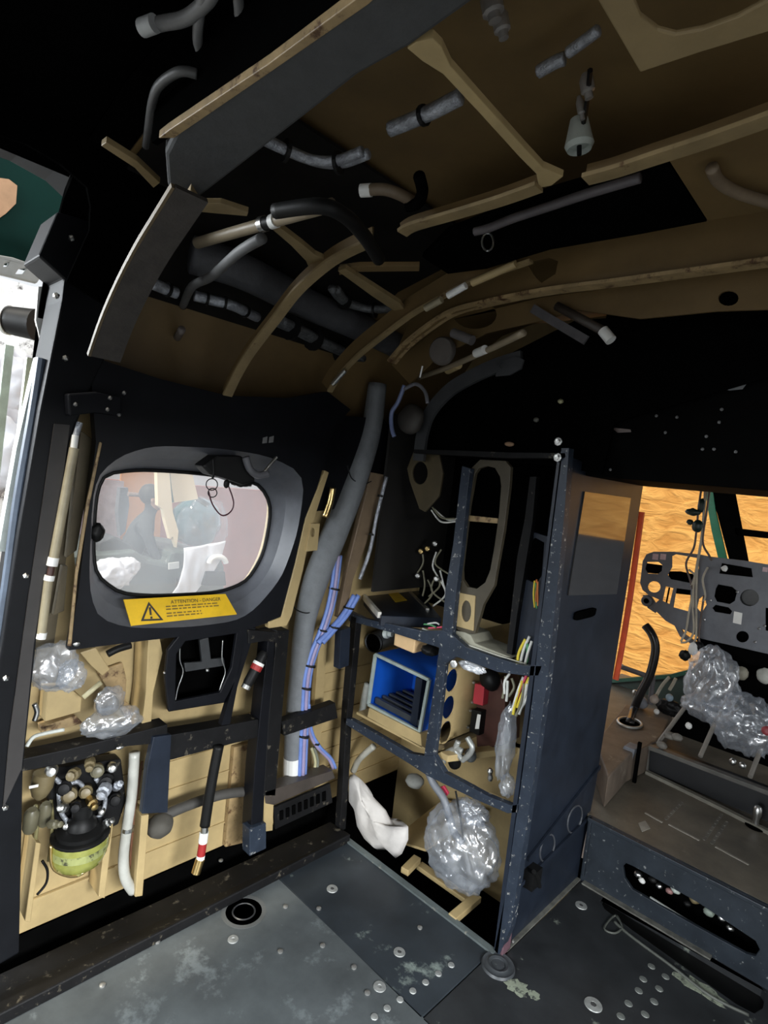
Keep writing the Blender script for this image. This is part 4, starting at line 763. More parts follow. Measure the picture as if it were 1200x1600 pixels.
for k, (q, px, lb) in enumerate([([(56, 1258), (58, 1290), (54, 1320)], 3, 'thin olive pipe below the tan can'), ([(80, 1250), (82, 1290), (76, 1345)], 2.5, 'thin yellow brown pipe left of the filter bowl'), ([(66, 1345), (74, 1360), (72, 1380), (58, 1398)], 2, 'thin dark wire loop left of the filter bowl')]):
    g = G(); tubepx(g, PL(q, -0.07), px, 8); ob('pipe', g, M('olive_pipe', (0.18, 0.16, 0.07), 0.5) if k < 2 else RUBBER, None, lb, 'pipe', smooth=True)
for k, (x, y, rx, lb) in enumerate([(48, 1282, 0.016, 'dark olive fitting under the tan can, nearest the door frame'), (70, 1272, 0.014, 'dark olive fitting between the tan can and the filter')]):
    ob('fitting', G().lathe(Lw(x, y, -0.06), (0.2, 0, 1), [(rx*0.7, -0.03), (rx, -0.02), (rx, 0.02), (rx*0.6, 0.03)], 12), M('olive_can', (0.12, 0.11, 0.07), 0.4), None, lb, 'fitting', smooth=40)
# bags on the wall
ob('plastic_bag', crumple(Lw(84, 1040, -0.03), (0.03, 0.05, 0.055), 0.25, 3.5, 51, 4), BAG, None, 'upper clear crinkled bag tied to the wall beside the door frame', 'bag', smooth=True)
ob('plastic_bag', crumple(Lw(112, 1056, -0.02), (0.022, 0.03, 0.035), 0.3, 3.5, 52, 4), BAG, None, 'small bright clear bag hugging the upper crinkled bag', 'bag', smooth=True)
ob('plastic_bag', crumple(Lw(176, 1128, -0.02), (0.03, 0.07, 0.036), 0.25, 3.2, 53, 4), BAGD, None, 'lower clear bag lying on the black wall rail', 'bag', smooth=True)
t = thing('wrapped_cup', 'round cup wrapped in clear film between the wall bags', 'cup', Lw(166, 1092, -0.03))
ob('cup', G().lathe(Lw(166, 1090, -0.07), (1, -0.3, 0), [(0.0, 0), (0.02, 0), (0.028, 0.03), (0.03, 0.045), (0.026, 0.046), (0.02, 0.02)], 20), M('brown_cup', (0.16, 0.12, 0.07), 0.4), t, smooth=40)
ob('film', crumple(Lw(172, 1094, -0.03), (0.018, 0.035, 0.035), 0.2, 3, 54, 4), BAGD, t, smooth=True)
g = G(); tubepx(g, PL([(130, 1090), (158, 1066)], -0.03), 4, 8, 1); ob('pin', g, M('pale_pin', (0.4, 0.36, 0.22), 0.5), None, 'pale tan pin above the wrapped cup', 'pin', smooth=True)
g = G(); tubepx(g, PL([(42, 1166), (52, 1152), (70, 1146), (100, 1140)], -0.01), 3, 8); ob('handle_wire', g, M('pale_lead', (0.5, 0.52, 0.48), 0.5), None, 'pale bent wire under the tan ledge', 'wire', smooth=True)
g = G(); tubepx(g, PL([(54, 1100), (58, 1112), (54, 1126)], -0.03), 4, 8); ob('chain_end', g, STEEL, None, 'bright metal chain end beside the door frame strip', 'chain', smooth=True)
g = G(); tubepx(g, PL([(168, 1022), (184, 1014), (204, 1008)], -0.06), 6, 8); ob('grip_bar', g, RUBBER, None, 'short black bar above the diagonal tan plate', 'bar', smooth=True)
ob('bolt', G().ball(Lw(188, 1168, 0.0), (0.004, 0.01, 0.005), 2), STEEL, None, 'bright bolt on the left half of the black wall rail', 'bolt')
ob('bolt', G().ball(Lw(120, 1006, 0.004), (0.004, 0.008, 0.006), 2), STEEL, None, 'bright bolt at the lower left corner of the black window panel', 'bolt')
# conduit beside the door
t = thing('conduit', 'tan conduit with white clamps running up beside the door frame', 'conduit', Lw(66, 1000, 0.01))
for nm, p0, p1, px, mt in (('pipe', (116, 700), (84, 872), 7, M('tan_conduit', (0.30, 0.26, 0.17), 0.45)), ('pipe', (76, 906), (65, 990), 6.5, M('tan_conduit', (0.30, 0.26, 0.17), 0.45)), ('clamp', (118, 680), (115, 702), 5, WHITE), ('clamp', (84, 871), (81, 884), 8, WHITE), ('clamp', (78, 899), (76, 907), 7.5, WHITE), ('clamp', (66, 988), (64, 998), 7, WHITE), ('coupling', (81, 884), (78, 899), 5, M('dark_coupling', (0.05, 0.02, 0.015), 0.5)), ('end_piece', (125, 660), (118, 682), 4.5, SILV)):
    g = G(); tubepx(g, PL([p0, p1], 0.02), px, 12, 1); ob(nm, g, mt, t, smooth=40)
lp('recess_plate', [(126, 672), (150, 690), (120, 860), (104, 872), (112, 800)], -0.06, 0.02, M('dim_recess_tan', (0.10, 0.078, 0.042), 0.6, var=0.3), 'dull tan recessed plate between conduit and window panel', 'plate')
lp('recess_plate', [(98, 884), (106, 884), (100, 955), (84, 962)], -0.06, 0.02, M('dim_recess_tan', (0.10, 0.078, 0.042), 0.6, var=0.3), 'lower dull tan recessed plate beside the conduit', 'plate')
lp('edge_flange', [(156, 690), (160, 692), (140, 790), (122, 900), (112, 1010), (106, 1010), (118, 890), (136, 780)], 0.004, 0.006, TANW, 'thin tan flange along the left edge of the window panel', 'flange')
# warning placard
t = thing('warning_placard', 'yellow warning placard with black triangle under the cabin window', 'placard', Lw(285, 978, 0.0))
q = [Lw(193, 937, -0.022), Lw(352, 928, -0.022), Lw(370, 960, 0.006), Lw(205, 978, 0.006)]
YEL = M('yellow_placard', (0.68, 0.42, 0.015), 0.45, var=0.12, scale=20, chip=(0.30, 0.20, 0.03), amt=0.06, cscale=30); INK = M('black_ink', (0.02, 0.02, 0.02), 0.6)
xd = (q[1]-q[0]).normalized(); yd0 = (q[0]-q[3]); nrm = xd.cross(yd0).normalized(); yd = nrm.cross(xd)
ob('plate', G().hexa([p-nrm*0.002 for p in q], [p+nrm*0.001 for p in q]), YEL, t)
H_ = (q[0]-q[3]).dot(yd); o3 = q[0]-yd*H_; W_ = (q[1]-q[0]).length
def at2(u, v): return o3+xd*(u*W_)+yd*(v*H_)+nrm*0.0022
tri = [at2(0.13, 0.14), at2(0.335, 0.10), at2(0.215, 0.86)]; tc_ = sum(tri, V())/3; tin = [tc_+(p-tc_)*0.72 for p in tri]
g = G()
for i in range(3): a, b, c_, d_ = tri[i], tri[(i+1) % 3], tin[(i+1) % 3], tin[i]; g.hexa([a, b, c_, d_], [p+nrm*0.0005 for p in (a, b, c_, d_)])
ob('triangle', g, INK, t, plabel='black warning triangle')
g = G().hexa([at2(0.215, 0.34), at2(0.232, 0.34), at2(0.232, 0.64), at2(0.212, 0.64)], [p+nrm*0.0005 for p in (at2(0.215, 0.34), at2(0.232, 0.34), at2(0.232, 0.64), at2(0.212, 0.64))]); ob('exclamation_stroke', g, INK, t)
ob('exclamation_dot', G().hexa([at2(0.218, 0.20), at2(0.236, 0.20), at2(0.236, 0.28), at2(0.218, 0.28)], [p+nrm*0.0005 for p in (at2(0.218, 0.20), at2(0.236, 0.20), at2(0.236, 0.28), at2(0.218, 0.28))]), INK, t)
ob('heading', text_geo('ATTENTION - DANGER', at2(0.42, 0.72), xd, yd, 0.0135, 0.0006), INK, t)
rn = random.Random(5)
g = G()
for r_, v0 in enumerate((0.60, 0.49, 0.33, 0.22)):
    u = 0.37
    while u < 0.88:
        l = rn.uniform(0.02, 0.06); a = [at2(u, v0), at2(u+l, v0), at2(u+l, v0+0.05), at2(u, v0+0.05)]; g.hexa(a, [p+nrm*0.0004 for p in a]); u += l+0.012
ob('small_print', g, M('faded_ink', (0.16, 0.10, 0.02), 0.6), t, kind='stuff')
# window latch and its hanging wire loops
t = thing('window_latch', 'black emergency latch at the upper right of the cabin window', 'latch', Lw(385, 745, 0.02))
ob('body', G().poly(PL([(316, 728), (338, 712), (378, 712), (392, 730), (400, 752), (380, 758), (352, 748), (330, 742)], 0.02), (-0.05, 0, 0)), RUBBER, t, bev=0.006)
g = G(); tubepx(g, PL([(384, 714), (390, 732), (402, 742), (418, 740)], 0.03), 6, 10); ob('hook', g, M('grey_hook', (0.10, 0.10, 0.11), 0.4), t, smooth=True)
g = G(); tubepx(g, PL([(410, 740), (432, 714)], 0.03), 2.5, 8, 1); ob('pin', g, STEEL, t)
ob('torn_seal', crumple(Lw(378, 752, 0.0), (0.012, 0.035, 0.014), 0.4, 4, 61, 4), RUBBER, t, smooth=True)
t = thing('wire_loops', 'thin wire loops hanging from the latch in front of the window', 'wire', Lw(345, 805, 0.0))
for c_, r_ in (((331, 757), 9), ((332, 770), 7)):
    q = PL(ell(c_[0], c_[1], r_, r_, 20), 0.02); ob('ring', G().tube(q+[q[0], q[1]], 0.0014, 6, 1), STEEL if False else RUBBER, t, smooth=True)
ob('loop', G().tube(PL([(326, 768), (332, 788), (346, 805), (360, 800), (365, 785), (358, 762), (353, 752)], 0.02), 0.002, 6), M('maroon_wire', (0.07, 0.02, 0.03), 0.4), t, smooth=True)
ob('hanger', G().tube(PL([(333, 718), (334, 738), (332, 748)], 0.02), 0.003, 6), RUBBER, t)
ob('tie', G().ball(Lw(354, 756, 0.02), (0.005, 0.009, 0.012), 2), RUBBER, t)
ob('edge_catch', crumple(Lw(152, 832, -0.05), (0.01, 0.016, 0.022), 0.25, 3, 62, 3), RUBBER, None, 'small black catch on the left edge of the cabin window', 'catch', smooth=True)
MK = [lp('scuff_mark', [(x, y), (x+7, y-2), (x+6, y+8), (x-1, y+9)], 0.0015, 0.001, M('grey_scuff', (0.2, 0.2, 0.2), 0.6), lb, 'mark', None, 0) for x, y, lb in ((411, 684, 'left of two grey stencil marks above the window'), (421, 683, 'right of two grey stencil marks above the window'))]
t = thing('hinge_fitting', 'dark fitting with bright rivets above the conduit', 'fitting', Lw(160, 640, 0.01))
ob('block', G().poly(PL([(106, 615), (150, 612), (192, 622), (190, 650), (150, 645), (108, 650)], 0.03), (-0.03, 0, 0)), BLACK, t, bev=0.004)
for x, y in ((172, 622), (168, 640), (186, 648), (194, 614), (118, 632)): ob('rivet', G().ball(Lw(x, y, 0.032), 0.005, 1), M('dull_steel', (0.25, 0.25, 0.25), 0.4, 0.8), t)
# grey duct and cables in the corner bay
t = thing('air_duct', 'long grey flexible duct in the wall bay beside the rack', 'duct', Lw(458, 1228, -0.06))
g = G(); d_ = -0.06; pts = PL([(590, 600), (578, 680), (548, 770), (520, 840), (494, 905), (476, 975), (467, 1060), (460, 1130), (457, 1186)], d_); rr = [p_*mpp(pts[4]) for p_ in (15, 17, 20, 21, 20, 16, 15.5, 15, 14)]
dt_ = ob('tube', G().tube(pts, rr, 18, 6), GREYD, t, smooth=True)
ob('end_band', G().tube(PL([(457, 1182), (456, 1216)], d_), 14*mpp(pts[-1]), 18, 1), WHITE, t, plabel='white end band')
for i, (x, y) in enumerate([(470, 942), (560, 740)]):
    p = Lw(x, y, d_); q = PL([(x-17, y-12), (x-10, y+8), (x+8, y+16), (x+20, y+12)], d_+0.03); ob('tie', G().tube(q, 0.002, 6), RUBBER, dt_)
def cable_run(label, p, d, cols, px, cat='cables', ties=()):
    pts = PL(p, d); t = thing('cable_bundle', label, cat, pts[-1]); k = mpp(pts[0])
    for i, m_ in enumerate(cols):
        o_ = V((0.5*(i % 2), (i-(len(cols)-1)/2)*1.7, 0))*px*k; ob('cable', G().tube([q+o_ for q in pts], px*k, 8, 6), m_, t, smooth=True)
    for x, y in ties:
        c_ = Lw(x, y, d); ob('tie', G().lathe(c_-V((0, 0, 0.003)), (0, 0.2, 1), [(px*k*(len(cols)*0.75+0.6), 0), (px*k*(len(cols)*0.75+0.6), 0.006)], 14), RUBBER, t)
    return t
cable_run('blue and lilac cable bundle running down beside the grey duct', [(528, 868), (520, 930), (508, 975), (490, 1020), (480, 1060), (476, 1120), (472, 1215)], -0.03, [BLUEW, LILAC, BLUEW], 3.2, ties=((522, 920), (505, 985), (484, 1040), (478, 1075), (474, 1150)))
cable_run('bright blue cables branching from the bundle towards the tilted box', [(556, 930), (540, 958), (520, 982), (500, 1004)], -0.015, [BLUEW, BLUEW], 4, ties=((545, 950), (522, 980)))
cable_run('lilac cables curling off towards the rack left post', [(480, 1100), (484, 1140), (496, 1165), (515, 1185), (522, 1200)], -0.03, [LILAC, BLUEW], 2.6, ties=((494, 1162),))
cable_run('thin cream wires at the foot of the blue bundle', [(488, 1168), (494, 1190), (490, 1215)], -0.05, [M('wire_cream', (0.5, 0.47, 0.28), 0.5), OLIVE], 2.5)
cable_run('thin grey cable with ties along the dark brown frame above the rack', [(604, 745), (590, 800), (578, 860), (562, 905)], 0.0, [SILV], 3, ties=((594, 775), (580, 835)))
lp('frame_strip', [(580, 738), (602, 742), (572, 850), (552, 905), (540, 965), (528, 965), (545, 880)], -0.03, 0.02, M('brown_frame', (0.17, 0.12, 0.075), 0.5, var=0.2), 'brown tan frame strip between the grey duct and the rack', 'frame')
lp('window_side_frame', [(508, 735), (514, 738), (488, 820), (474, 890), (456, 962), (448, 978), (420, 982), (420, 972), (440, 964), (462, 880), (478, 810)], 0.004, 0.02, TAN, 'tan frame edge running down between window panel and duct', 'frame')
lp('drilled_lug', [(487, 818), (500, 818), (496, 860), (478, 862)], 0.01, 0.012, TAN, 'small tan lug with one hole beside the grey duct', 'lug', holes=[ell(489, 832, 4, 7, 12)])
g = G(); tubepx(g, PL([(520, 762), (516, 785), (508, 808)], -0.02), 5, 10); ob('brass_fitting', g, BRASS, None, 'brass fitting in the dark gap above the grey duct', 'fitting', smooth=True)
lp('terminal_strip', [(533, 985), (548, 980), (545, 1040), (530, 1046)], 0.0, 0.03, NAVYP, 'dark terminal block behind the rack left post', 'terminal')

# more fittings on the filter's head
for i, (x, y, r_, mt) in enumerate([(96, 1262, 0.011, STEEL), (118, 1262, 0.013, BLACKW), (146, 1258, 0.012, BRASS), (172, 1284, 0.010, STEEL), (112, 1212, 0.014, M('tan_can', (0.15, 0.118, 0.06), 0.45)), (140, 1198, 0.012, M('tan_can', (0.15, 0.118, 0.06), 0.45)), (186, 1226, 0.011, SILV), (90, 1288, 0.010, M('olive_can', (0.12, 0.11, 0.07), 0.4)), (160, 1240, 0.016, SILV)]):
    p = Lw(x, y, 0.0); tt = bpy.data.objects['filter_unit']
    ob('union', G().lathe(p, (0.6, -0.5+0.25*(i % 4), 0.5-0.3*(i % 3)), [(r_*0.6, -0.03), (r_, -0.022), (r_, -0.004), (r_*0.7, 0.0), (r_*0.7, 0.01), (r_*0.3, 0.012)], 8), mt, tt, smooth=30)

lp('wall_plate', [(104, 700), (128, 704), (84, 1010), (54, 1016), (76, 880)], -0.10, 0.01, M('dim_recess_tan', (0.10, 0.078, 0.042), 0.6, var=0.3), 'dim tan backing strip behind the conduit beside the door frame', 'strip')
lp('wall_bracket', [(388, 984), (436, 988), (434, 1004), (412, 1002), (388, 1006)], 0.002, 0.03, BLACKW, 'scuffed black bracket joining the black posts under the window', 'bracket')

# ------------------------------------------------------------------ roof structure
def at_y(y, p): return PB(p, y)
PALE_TAN = M('pale_flange_tan', (0.24, 0.175, 0.085), 0.5, var=0.25, scale=16, chip=(0.10, 0.05, 0.02), amt=0.10, cscale=24)
t = thing('roof_beam', 'broad charcoal covered roof beam with a rusty tan flange across the cabin', 'beam', V((0.6, -0.95, 1.72)))
bp_ = PF([(262, 292), (258, 240), (275, 206), (590, -8), (800, -40), (640, 74), (560, 118), (480, 180), (310, 310)], 1.72)
ob('soundproof_cover', G().poly(bp_, (0, 0, 0.05)), GREYB, t, bev=0.006, plabel='charcoal soundproof cover')
ob('flange', G().poly(PF([(248, 216), (262, 205), (420, 100), (575, -15), (600, -15), (575, 8), (420, 115), (272, 216)], 1.718), (0, 0, 0.012)), TANW, t, bev=0.001, plabel='rusty tan flange')
ob('web', G().box((1.25, -0.99, 1.80), 1.7, 0.01, 0.14), VOID, t)
cur = [(300, 302), (272, 345), (240, 395), (210, 450), (185, 505), (165, 560)]
q = at_y(-0.95, cur); ob('curved_leg', G().sweep(q, [(-0.004, -0.027), (0.004, -0.027), (0.004, 0.027), (-0.004, 0.027)], (0, 1, 0), 4), M('ribbed_grey_brown', (0.045, 0.039, 0.034), 0.7, var=0.25, scale=30, bump=0.4), t, plabel='ribbed grey brown curved leg')
q2 = [p+V((-0.004, -0.029, 0.0)) for p in q]; ob('leg_edge', G().bar(q2, 0.009, 0.006, (0, 1, 0), 4), M('dim_tan_edge', (0.13, 0.095, 0.05), 0.5, var=0.3), t, plabel='dim tan edge')
q = at_y(-0.97, [(262, 214), (236, 196)]); 
def rib(label, pts, y, w_=0.026, web=0.12, mat=PALE_TAN, name='roof_rib', grp='curved roof ribs'):
    q = [on(1, y, a, b) for a, b in pts]; t = thing(name, label, 'rib', q[0], grp)
    ob('flange', G().sweep(q, [(-0.003, -w_/2), (0.003, -w_/2), (0.003, w_/2), (-0.003, w_/2)], (0, 1, 0), 5), mat, t, smooth=30)
    # web standing up from the flange to the skin
    c2 = catmull(q, 5); g = G(); vs = []; n = len(c2)
    for yy in (y-0.002, y+0.002):
        for p in c2: vs.append(V((p.x, yy, p.z)))
        for i, p in enumerate(c2):
            tg = (c2[min(i+1, n-1)]-c2[max(i-1, 0)]).normalized(); nr = V((-tg.z, 0, tg.x)); vs.append(V((p.x, yy, p.z))+nr*web)
    fs = []
    for i in range(n-1): fs += [(i, i+1, n+i+1, n+i), (2*n+i, 3*n+i, 3*n+i+1, 2*n+i+1), (i, 2*n+i, 2*n+i+1, i+1), (n+i, n+i+1, 3*n+i+1, 3*n+i)]
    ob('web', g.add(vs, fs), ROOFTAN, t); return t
rib('tan curved roof rib rising from above the window, broken by the black cable', [(355, 618), (368, 590), (385, 560), (405, 532), (430, 500), (465, 455), (510, 415), (545, 394), (582, 378)], -0.59, web=0.03)
rib('tan straight roof rib right of the black cable, along the dark opening', [(628, 364), (645, 354), (700, 338), (780, 314), (842, 292)], -0.59, web=0.02)
rib('tan rib end right of the diagonal tie, under the round lamp', [(915, 280), (960, 268), (1020, 248), (1100, 222), (1230, 176), (1500, 80)], -0.59, web=0.02)
t = rib('tan curved rib with pipe sleeve, ending beside the corner duct', [(515, 612), (530, 588), (560, 556), (600, 524), (640, 494), (680, 470), (720, 448), (760, 432), (830, 408)], -0.25, w_=0.018, web=0.05)
for p0, p1, px, mt in (((665, 482), (690, 468), 7, M('tan_conduit', (0.30, 0.26, 0.17), 0.45)), ((700, 462), (728, 446), 7, WHITE), ((520, 600), (540, 578), 5, STEEL), ((738, 442), (806, 412), 8, TAN)):
    g = G(); tubepx(g, PB([p0, p1], -0.262), px*0.8, 10, 1); ob('sleeve', g, mt, t, smooth=40)
# bulkhead rib: deep tan web with rusty flange
q = PB([(612, 566), (640, 535), (700, 492), (760, 474), (850, 456), (960, 442), (1080, 426), (1300, 396), (1700, 345)], -0.12)
t = thing('bulkhead_rib', 'deep tan bulkhead rib with a rusty lower flange across the roof', 'rib', q[3])
ob('flange', G().sweep(q, [(-0.004, -0.018), (0.004, -0.018), (0.004, 0.018), (-0.004, 0.018)], (0, 1, 0), 5), TANW, t, smooth=30, plabel='rusty flange')
wb = [(612, 566), (640, 535), (700, 492), (760, 474), (850, 456), (960, 442), (1080, 426), (1300, 396), (1700, 345), (1700, 190), (1300, 300), (1106, 345), (1000, 362), (900, 376), (820, 392), (760, 412), (700, 452), (640, 500)]
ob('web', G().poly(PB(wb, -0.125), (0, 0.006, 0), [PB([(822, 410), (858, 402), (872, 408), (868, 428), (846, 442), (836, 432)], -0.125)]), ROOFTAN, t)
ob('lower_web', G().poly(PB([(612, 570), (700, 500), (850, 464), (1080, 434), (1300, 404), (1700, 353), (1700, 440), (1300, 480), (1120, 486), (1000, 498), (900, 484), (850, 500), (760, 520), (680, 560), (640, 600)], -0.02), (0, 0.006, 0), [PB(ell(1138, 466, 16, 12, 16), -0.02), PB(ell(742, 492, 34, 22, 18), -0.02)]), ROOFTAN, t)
# dark roof opening with overhead recess behind
t = thing('roof_opening', 'long black overhead recess behind the straight roof rib', 'recess', V((0.8, -0.4, 1.74)))
op = [(660, 402), (700, 362), (860, 300), (1040, 248), (1104, 346), (1000, 366), (860, 390), (760, 420), (700, 428)]
ob('dark_panel', G().poly(PF(op, 1.755), (0, 0, 0.01)), VOID, t)
ob('edge_pipe', G().tube(PF([(742, 362), (765, 356), (800, 342), (860, 322), (920, 302), (1000, 278)], 1.735), 0.008, 8), M('grey_pipe', (0.09, 0.08, 0.085), 0.5), t, smooth=True, plabel='grey pipe along the recess')
ob('ring', G().tube([*PF(ell(762, 378, 9, 14, 14), 1.74), Fl(771, 378, 1.74)], 0.002, 6, 1), STEEL, t)
ob('end_panel', G().poly(PF([(1044, 248), (1240, 188), (1260, 320), (1106, 345)], 1.75), (0, 0, 0.006)), ROOFTAN, t)
# ties between the ribs
def tie(name, label, p, z, mat=PALE_TAN, th=0.01): return ob(name, G().poly(PF(p, z), (0, 0, th)), mat, None, label, 'tie', 'fore and aft roof ties', 0.001)
tie('roof_tie', 'long diagonal tan tie with flared ends from the beam to the rib', [(636, 76), (650, 66), (676, 60), (690, 74), (704, 104), (760, 166), (820, 232), (848, 262), (880, 276), (862, 290), (842, 294), (838, 272), (812, 246), (752, 180), (692, 116), (660, 96)], 1.722, TAN)
tie('roof_tie', 'short tan tie from the pipe clamp to the curved rib', [(420, 354), (430, 350), (470, 380), (492, 398), (514, 408), (500, 422), (486, 426), (478, 408), (455, 384)], 1.70)
tie('roof_tie', 'tan tie below the crossing of ribs, ending at a bolt', [(528, 424), (540, 420), (625, 474), (632, 484), (622, 490), (580, 462)], 1.70)
tie('roof_tie', 'thin brown tie running right from the rib crossing', [(530, 420), (560, 416), (655, 416), (655, 424), (560, 425), (530, 430)], 1.71, ROOFTAN)
tie('roof_tie', 'small tan tie beside the charcoal beam corner', [(285, 318), (298, 295), (312, 318), (345, 318), (388, 332), (386, 338), (340, 334), (300, 330)], 1.70)
tie('roof_tie', 'tan tie at the upper left of the charcoal beam corner', [(158, 228), (166, 222), (214, 252), (250, 286), (240, 294), (210, 262)], 1.74)
# pipes
def roof_pipe(name, label, cat, p, z, px, mat, k=6, extra=()):
    pts = PF(p, z); t = thing(name, label, cat, pts[0]); g = G(); tubepx(g, pts, px, 12, k); ob('tube', g, mat, t, smooth=True)
    for nm, a, b, px2, mt in extra:
        g = G(); tubepx(g, PF([a, b], z), px2, 12, 1); ob(nm, g, mt, t, smooth=40)
    return t
CON = M('roof_conduit', (0.26, 0.21, 0.14), 0.5, var=0.15)
roof_pipe('roof_pipe', 'straight tan pipe crossing the roof with a bright clamp', 'pipe', [(308, 380), (412, 350), (520, 320)], 1.69, 9.5, CON, 2, (('clamp', (408, 351), (415, 349), 12, STEEL), ('clamp', (424, 347), (432, 344), 11, WHITE), ('clamp_band', (415, 349), (424, 347), 11, RUBBER)))
roof_pipe('roof_pipe', 'bent tan pipe with white collar beside the dark hook', 'pipe', [(574, 297), (600, 296), (625, 304), (650, 318)], 1.74, 9, M('brown_pipe', (0.15, 0.11, 0.07), 0.5), 6, (('collar', (564, 298), (580, 297), 10, WHITE),))
roof_pipe('dark_hook', 'dark hooked hose end on the roof right of the bent pipe', 'hose', [(655, 276), (660, 300), (652, 318), (636, 322)], 1.73, 9, VOID)
roof_pipe('black_cable', 'thick black cable crossing the curved rib', 'cable', [(430, 330), (500, 322), (540, 338), (570, 370), (592, 405)], 1.67, 12, RUBBER)
roof_pipe('roof_duct', 'large dark grey duct running along the roof corner', 'duct', [(300, 398), (380, 424), (470, 470), (560, 510), (620, 540)], 1.70, 24, DKDUCT)
roof_pipe('roof_pipe', 'tan pipe slanting down beside the ribbed beam leg', 'pipe', [(232, 412), (206, 470), (176, 522)], 1.60, 8, CON, 4, (('clamp', (176, 522), (170, 534), 9, STEEL),))
roof_pipe('roof_pipe', 'thin brown strap pipe on the tan skin left of the curved rib', 'pipe', [(284, 515), (268, 545), (256, 578)], 1.55, 5, M('grey_brown_strap', (0.12, 0.10, 0.09), 0.5))
roof_pipe('roof_hose', 'dark hose bending below the roof duct', 'hose', [(286, 478), (300, 448), (330, 432), (372, 395), (410, 372)], 1.62, 7, M('grey_hose', (0.085, 0.085, 0.085), 0.6))
roof_pipe('roof_pipe', 'curved tan pipe at the far right of the roof', 'pipe', [(1112, 262), (1122, 282), (1150, 300), (1200, 316), (1240, 324)], 1.735, 9, M('brown_pipe2', (0.17, 0.125, 0.08), 0.5))
roof_pipe('roof_pipe', 'tan pipe with bright band under the bulkhead rib', 'pipe', [(655, 590), (700, 574), (760, 548), (818, 520)], 1.60, 5, CON, 5, (('band', (744, 552), (758, 546), 7, WHITE), ('band', (700, 578), (716, 570), 7, TAN)))
def braided(label, p, z, px, mat=SILV, ties=0, cat='harness', n=2):
    pts = PF(p, z); t = thing('cable_harness', label, cat, pts[0], None); k = mpp(pts[len(pts)//2])
    for i in range(n):
        o_ = V((0, (i-(n-1)/2)*px*k*1.5, i*px*k*0.3)); ob('strand', G().tube([q+o_ for q in pts], px*k, 9, 6), mat, t, smooth=True)
    c2 = catmull(pts, 10)
    for i in range(ties):
        j = int((i+0.7)*len(c2)/(ties+0.4)); j = min(j, len(c2)-2); ob('tie', G().lathe(c2[j], c2[j+1]-c2[j], [(px*k*(0.9+0.8*(n-1)+0.4), 0), (px*k*(0.9+0.8*(n-1)+0.4), 0.006)], 12), RUBBER, t)
    return t
braided('silver grey harness looping under the charcoal beam', [(404, 214), (440, 232), (490, 252), (530, 254), (570, 240)], 1.76, 8, ties=2)
braided('silver wrapped harness pieces between beam and diagonal tie', [(610, 202), (640, 190), (680, 172), (718, 152)], 1.80, 12, ties=1, n=1)
braided('bright braided harness at the right of the ribbed leg', [(236, 442), (260, 452), (276, 458)], 1.60, 9, ties=1, n=1)
braided('dark grey braided harness below the roof duct', [(304, 462), (335, 470), (365, 478), (402, 496)], 1.62, 8, ties=3, n=1)
braided('long braided harness running under the duct to the tan rib', [(432, 502), (470, 520), (510, 540), (562, 562)], 1.62, 6, M('dark_braid', (0.12, 0.125, 0.13), 0.5, 0.4, var=0.5, scale=60, bump=0.6), ties=3, n=3)
braided('grey loop of cables behind the tie with a bolt', [(522, 452), (540, 472), (580, 484), (624, 482)], 1.72, 6, M('dark_braid', (0.12, 0.125, 0.13), 0.5, 0.4), ties=2, n=2)
braided('two bright silver pieces of harness high on the right roof', [(842, 112), (866, 98), (882, 92)], 1.84, 10, ties=0, n=1)
braided('second bright silver harness piece nearer the holed plate', [(888, 82), (910, 66), (934, 48)], 1.84, 9, ties=0, n=1)
braided('pale grey hose curving in the dark at the top left', [(226, 42), (255, 36), (290, 28), (325, 0), (340, -30)], 1.82, 11, M('dim_hose', (0.15, 0.15, 0.15), 0.5), n=1)
braided('second pale hose hanging in the dark at the top left', [(322, -20), (312, 20), (310, 70), (326, 96)], 1.82, 8, M('dim_hose', (0.15, 0.15, 0.15), 0.5), n=1)
braided('third pale hose with a bright end at the top', [(370, -20), (374, 30), (362, 60), (344, 90)], 1.82, 8, M('dim_hose', (0.15, 0.15, 0.15), 0.5), n=1)
braided('dim cable loop above the left end of the charcoal beam', [(308, 116), (280, 112), (250, 132), (238, 160), (232, 200), (228, 228)], 1.78, 7, M('dim_cable', (0.06, 0.06, 0.06), 0.5), n=1)
for k, (x, y, z, r, ax_, lb) in enumerate([(232, 40, 1.815, 13, (1, 0.3, 0), 'white collar on the end of the pale top left hose'), (352, 74, 1.815, 11, (0.4, 1, 0), 'bright collar on the third pale hose')]):
    p = Fl(x, y, z); ob('collar', G().lathe(p-V(ax_).normalized()*0.012, ax_, [(r*mpp(p), 0), (r*mpp(p), 0.024)], 16), M('dim_white', (0.35, 0.36, 0.36), 0.5), None, lb, 'collar', smooth=40)
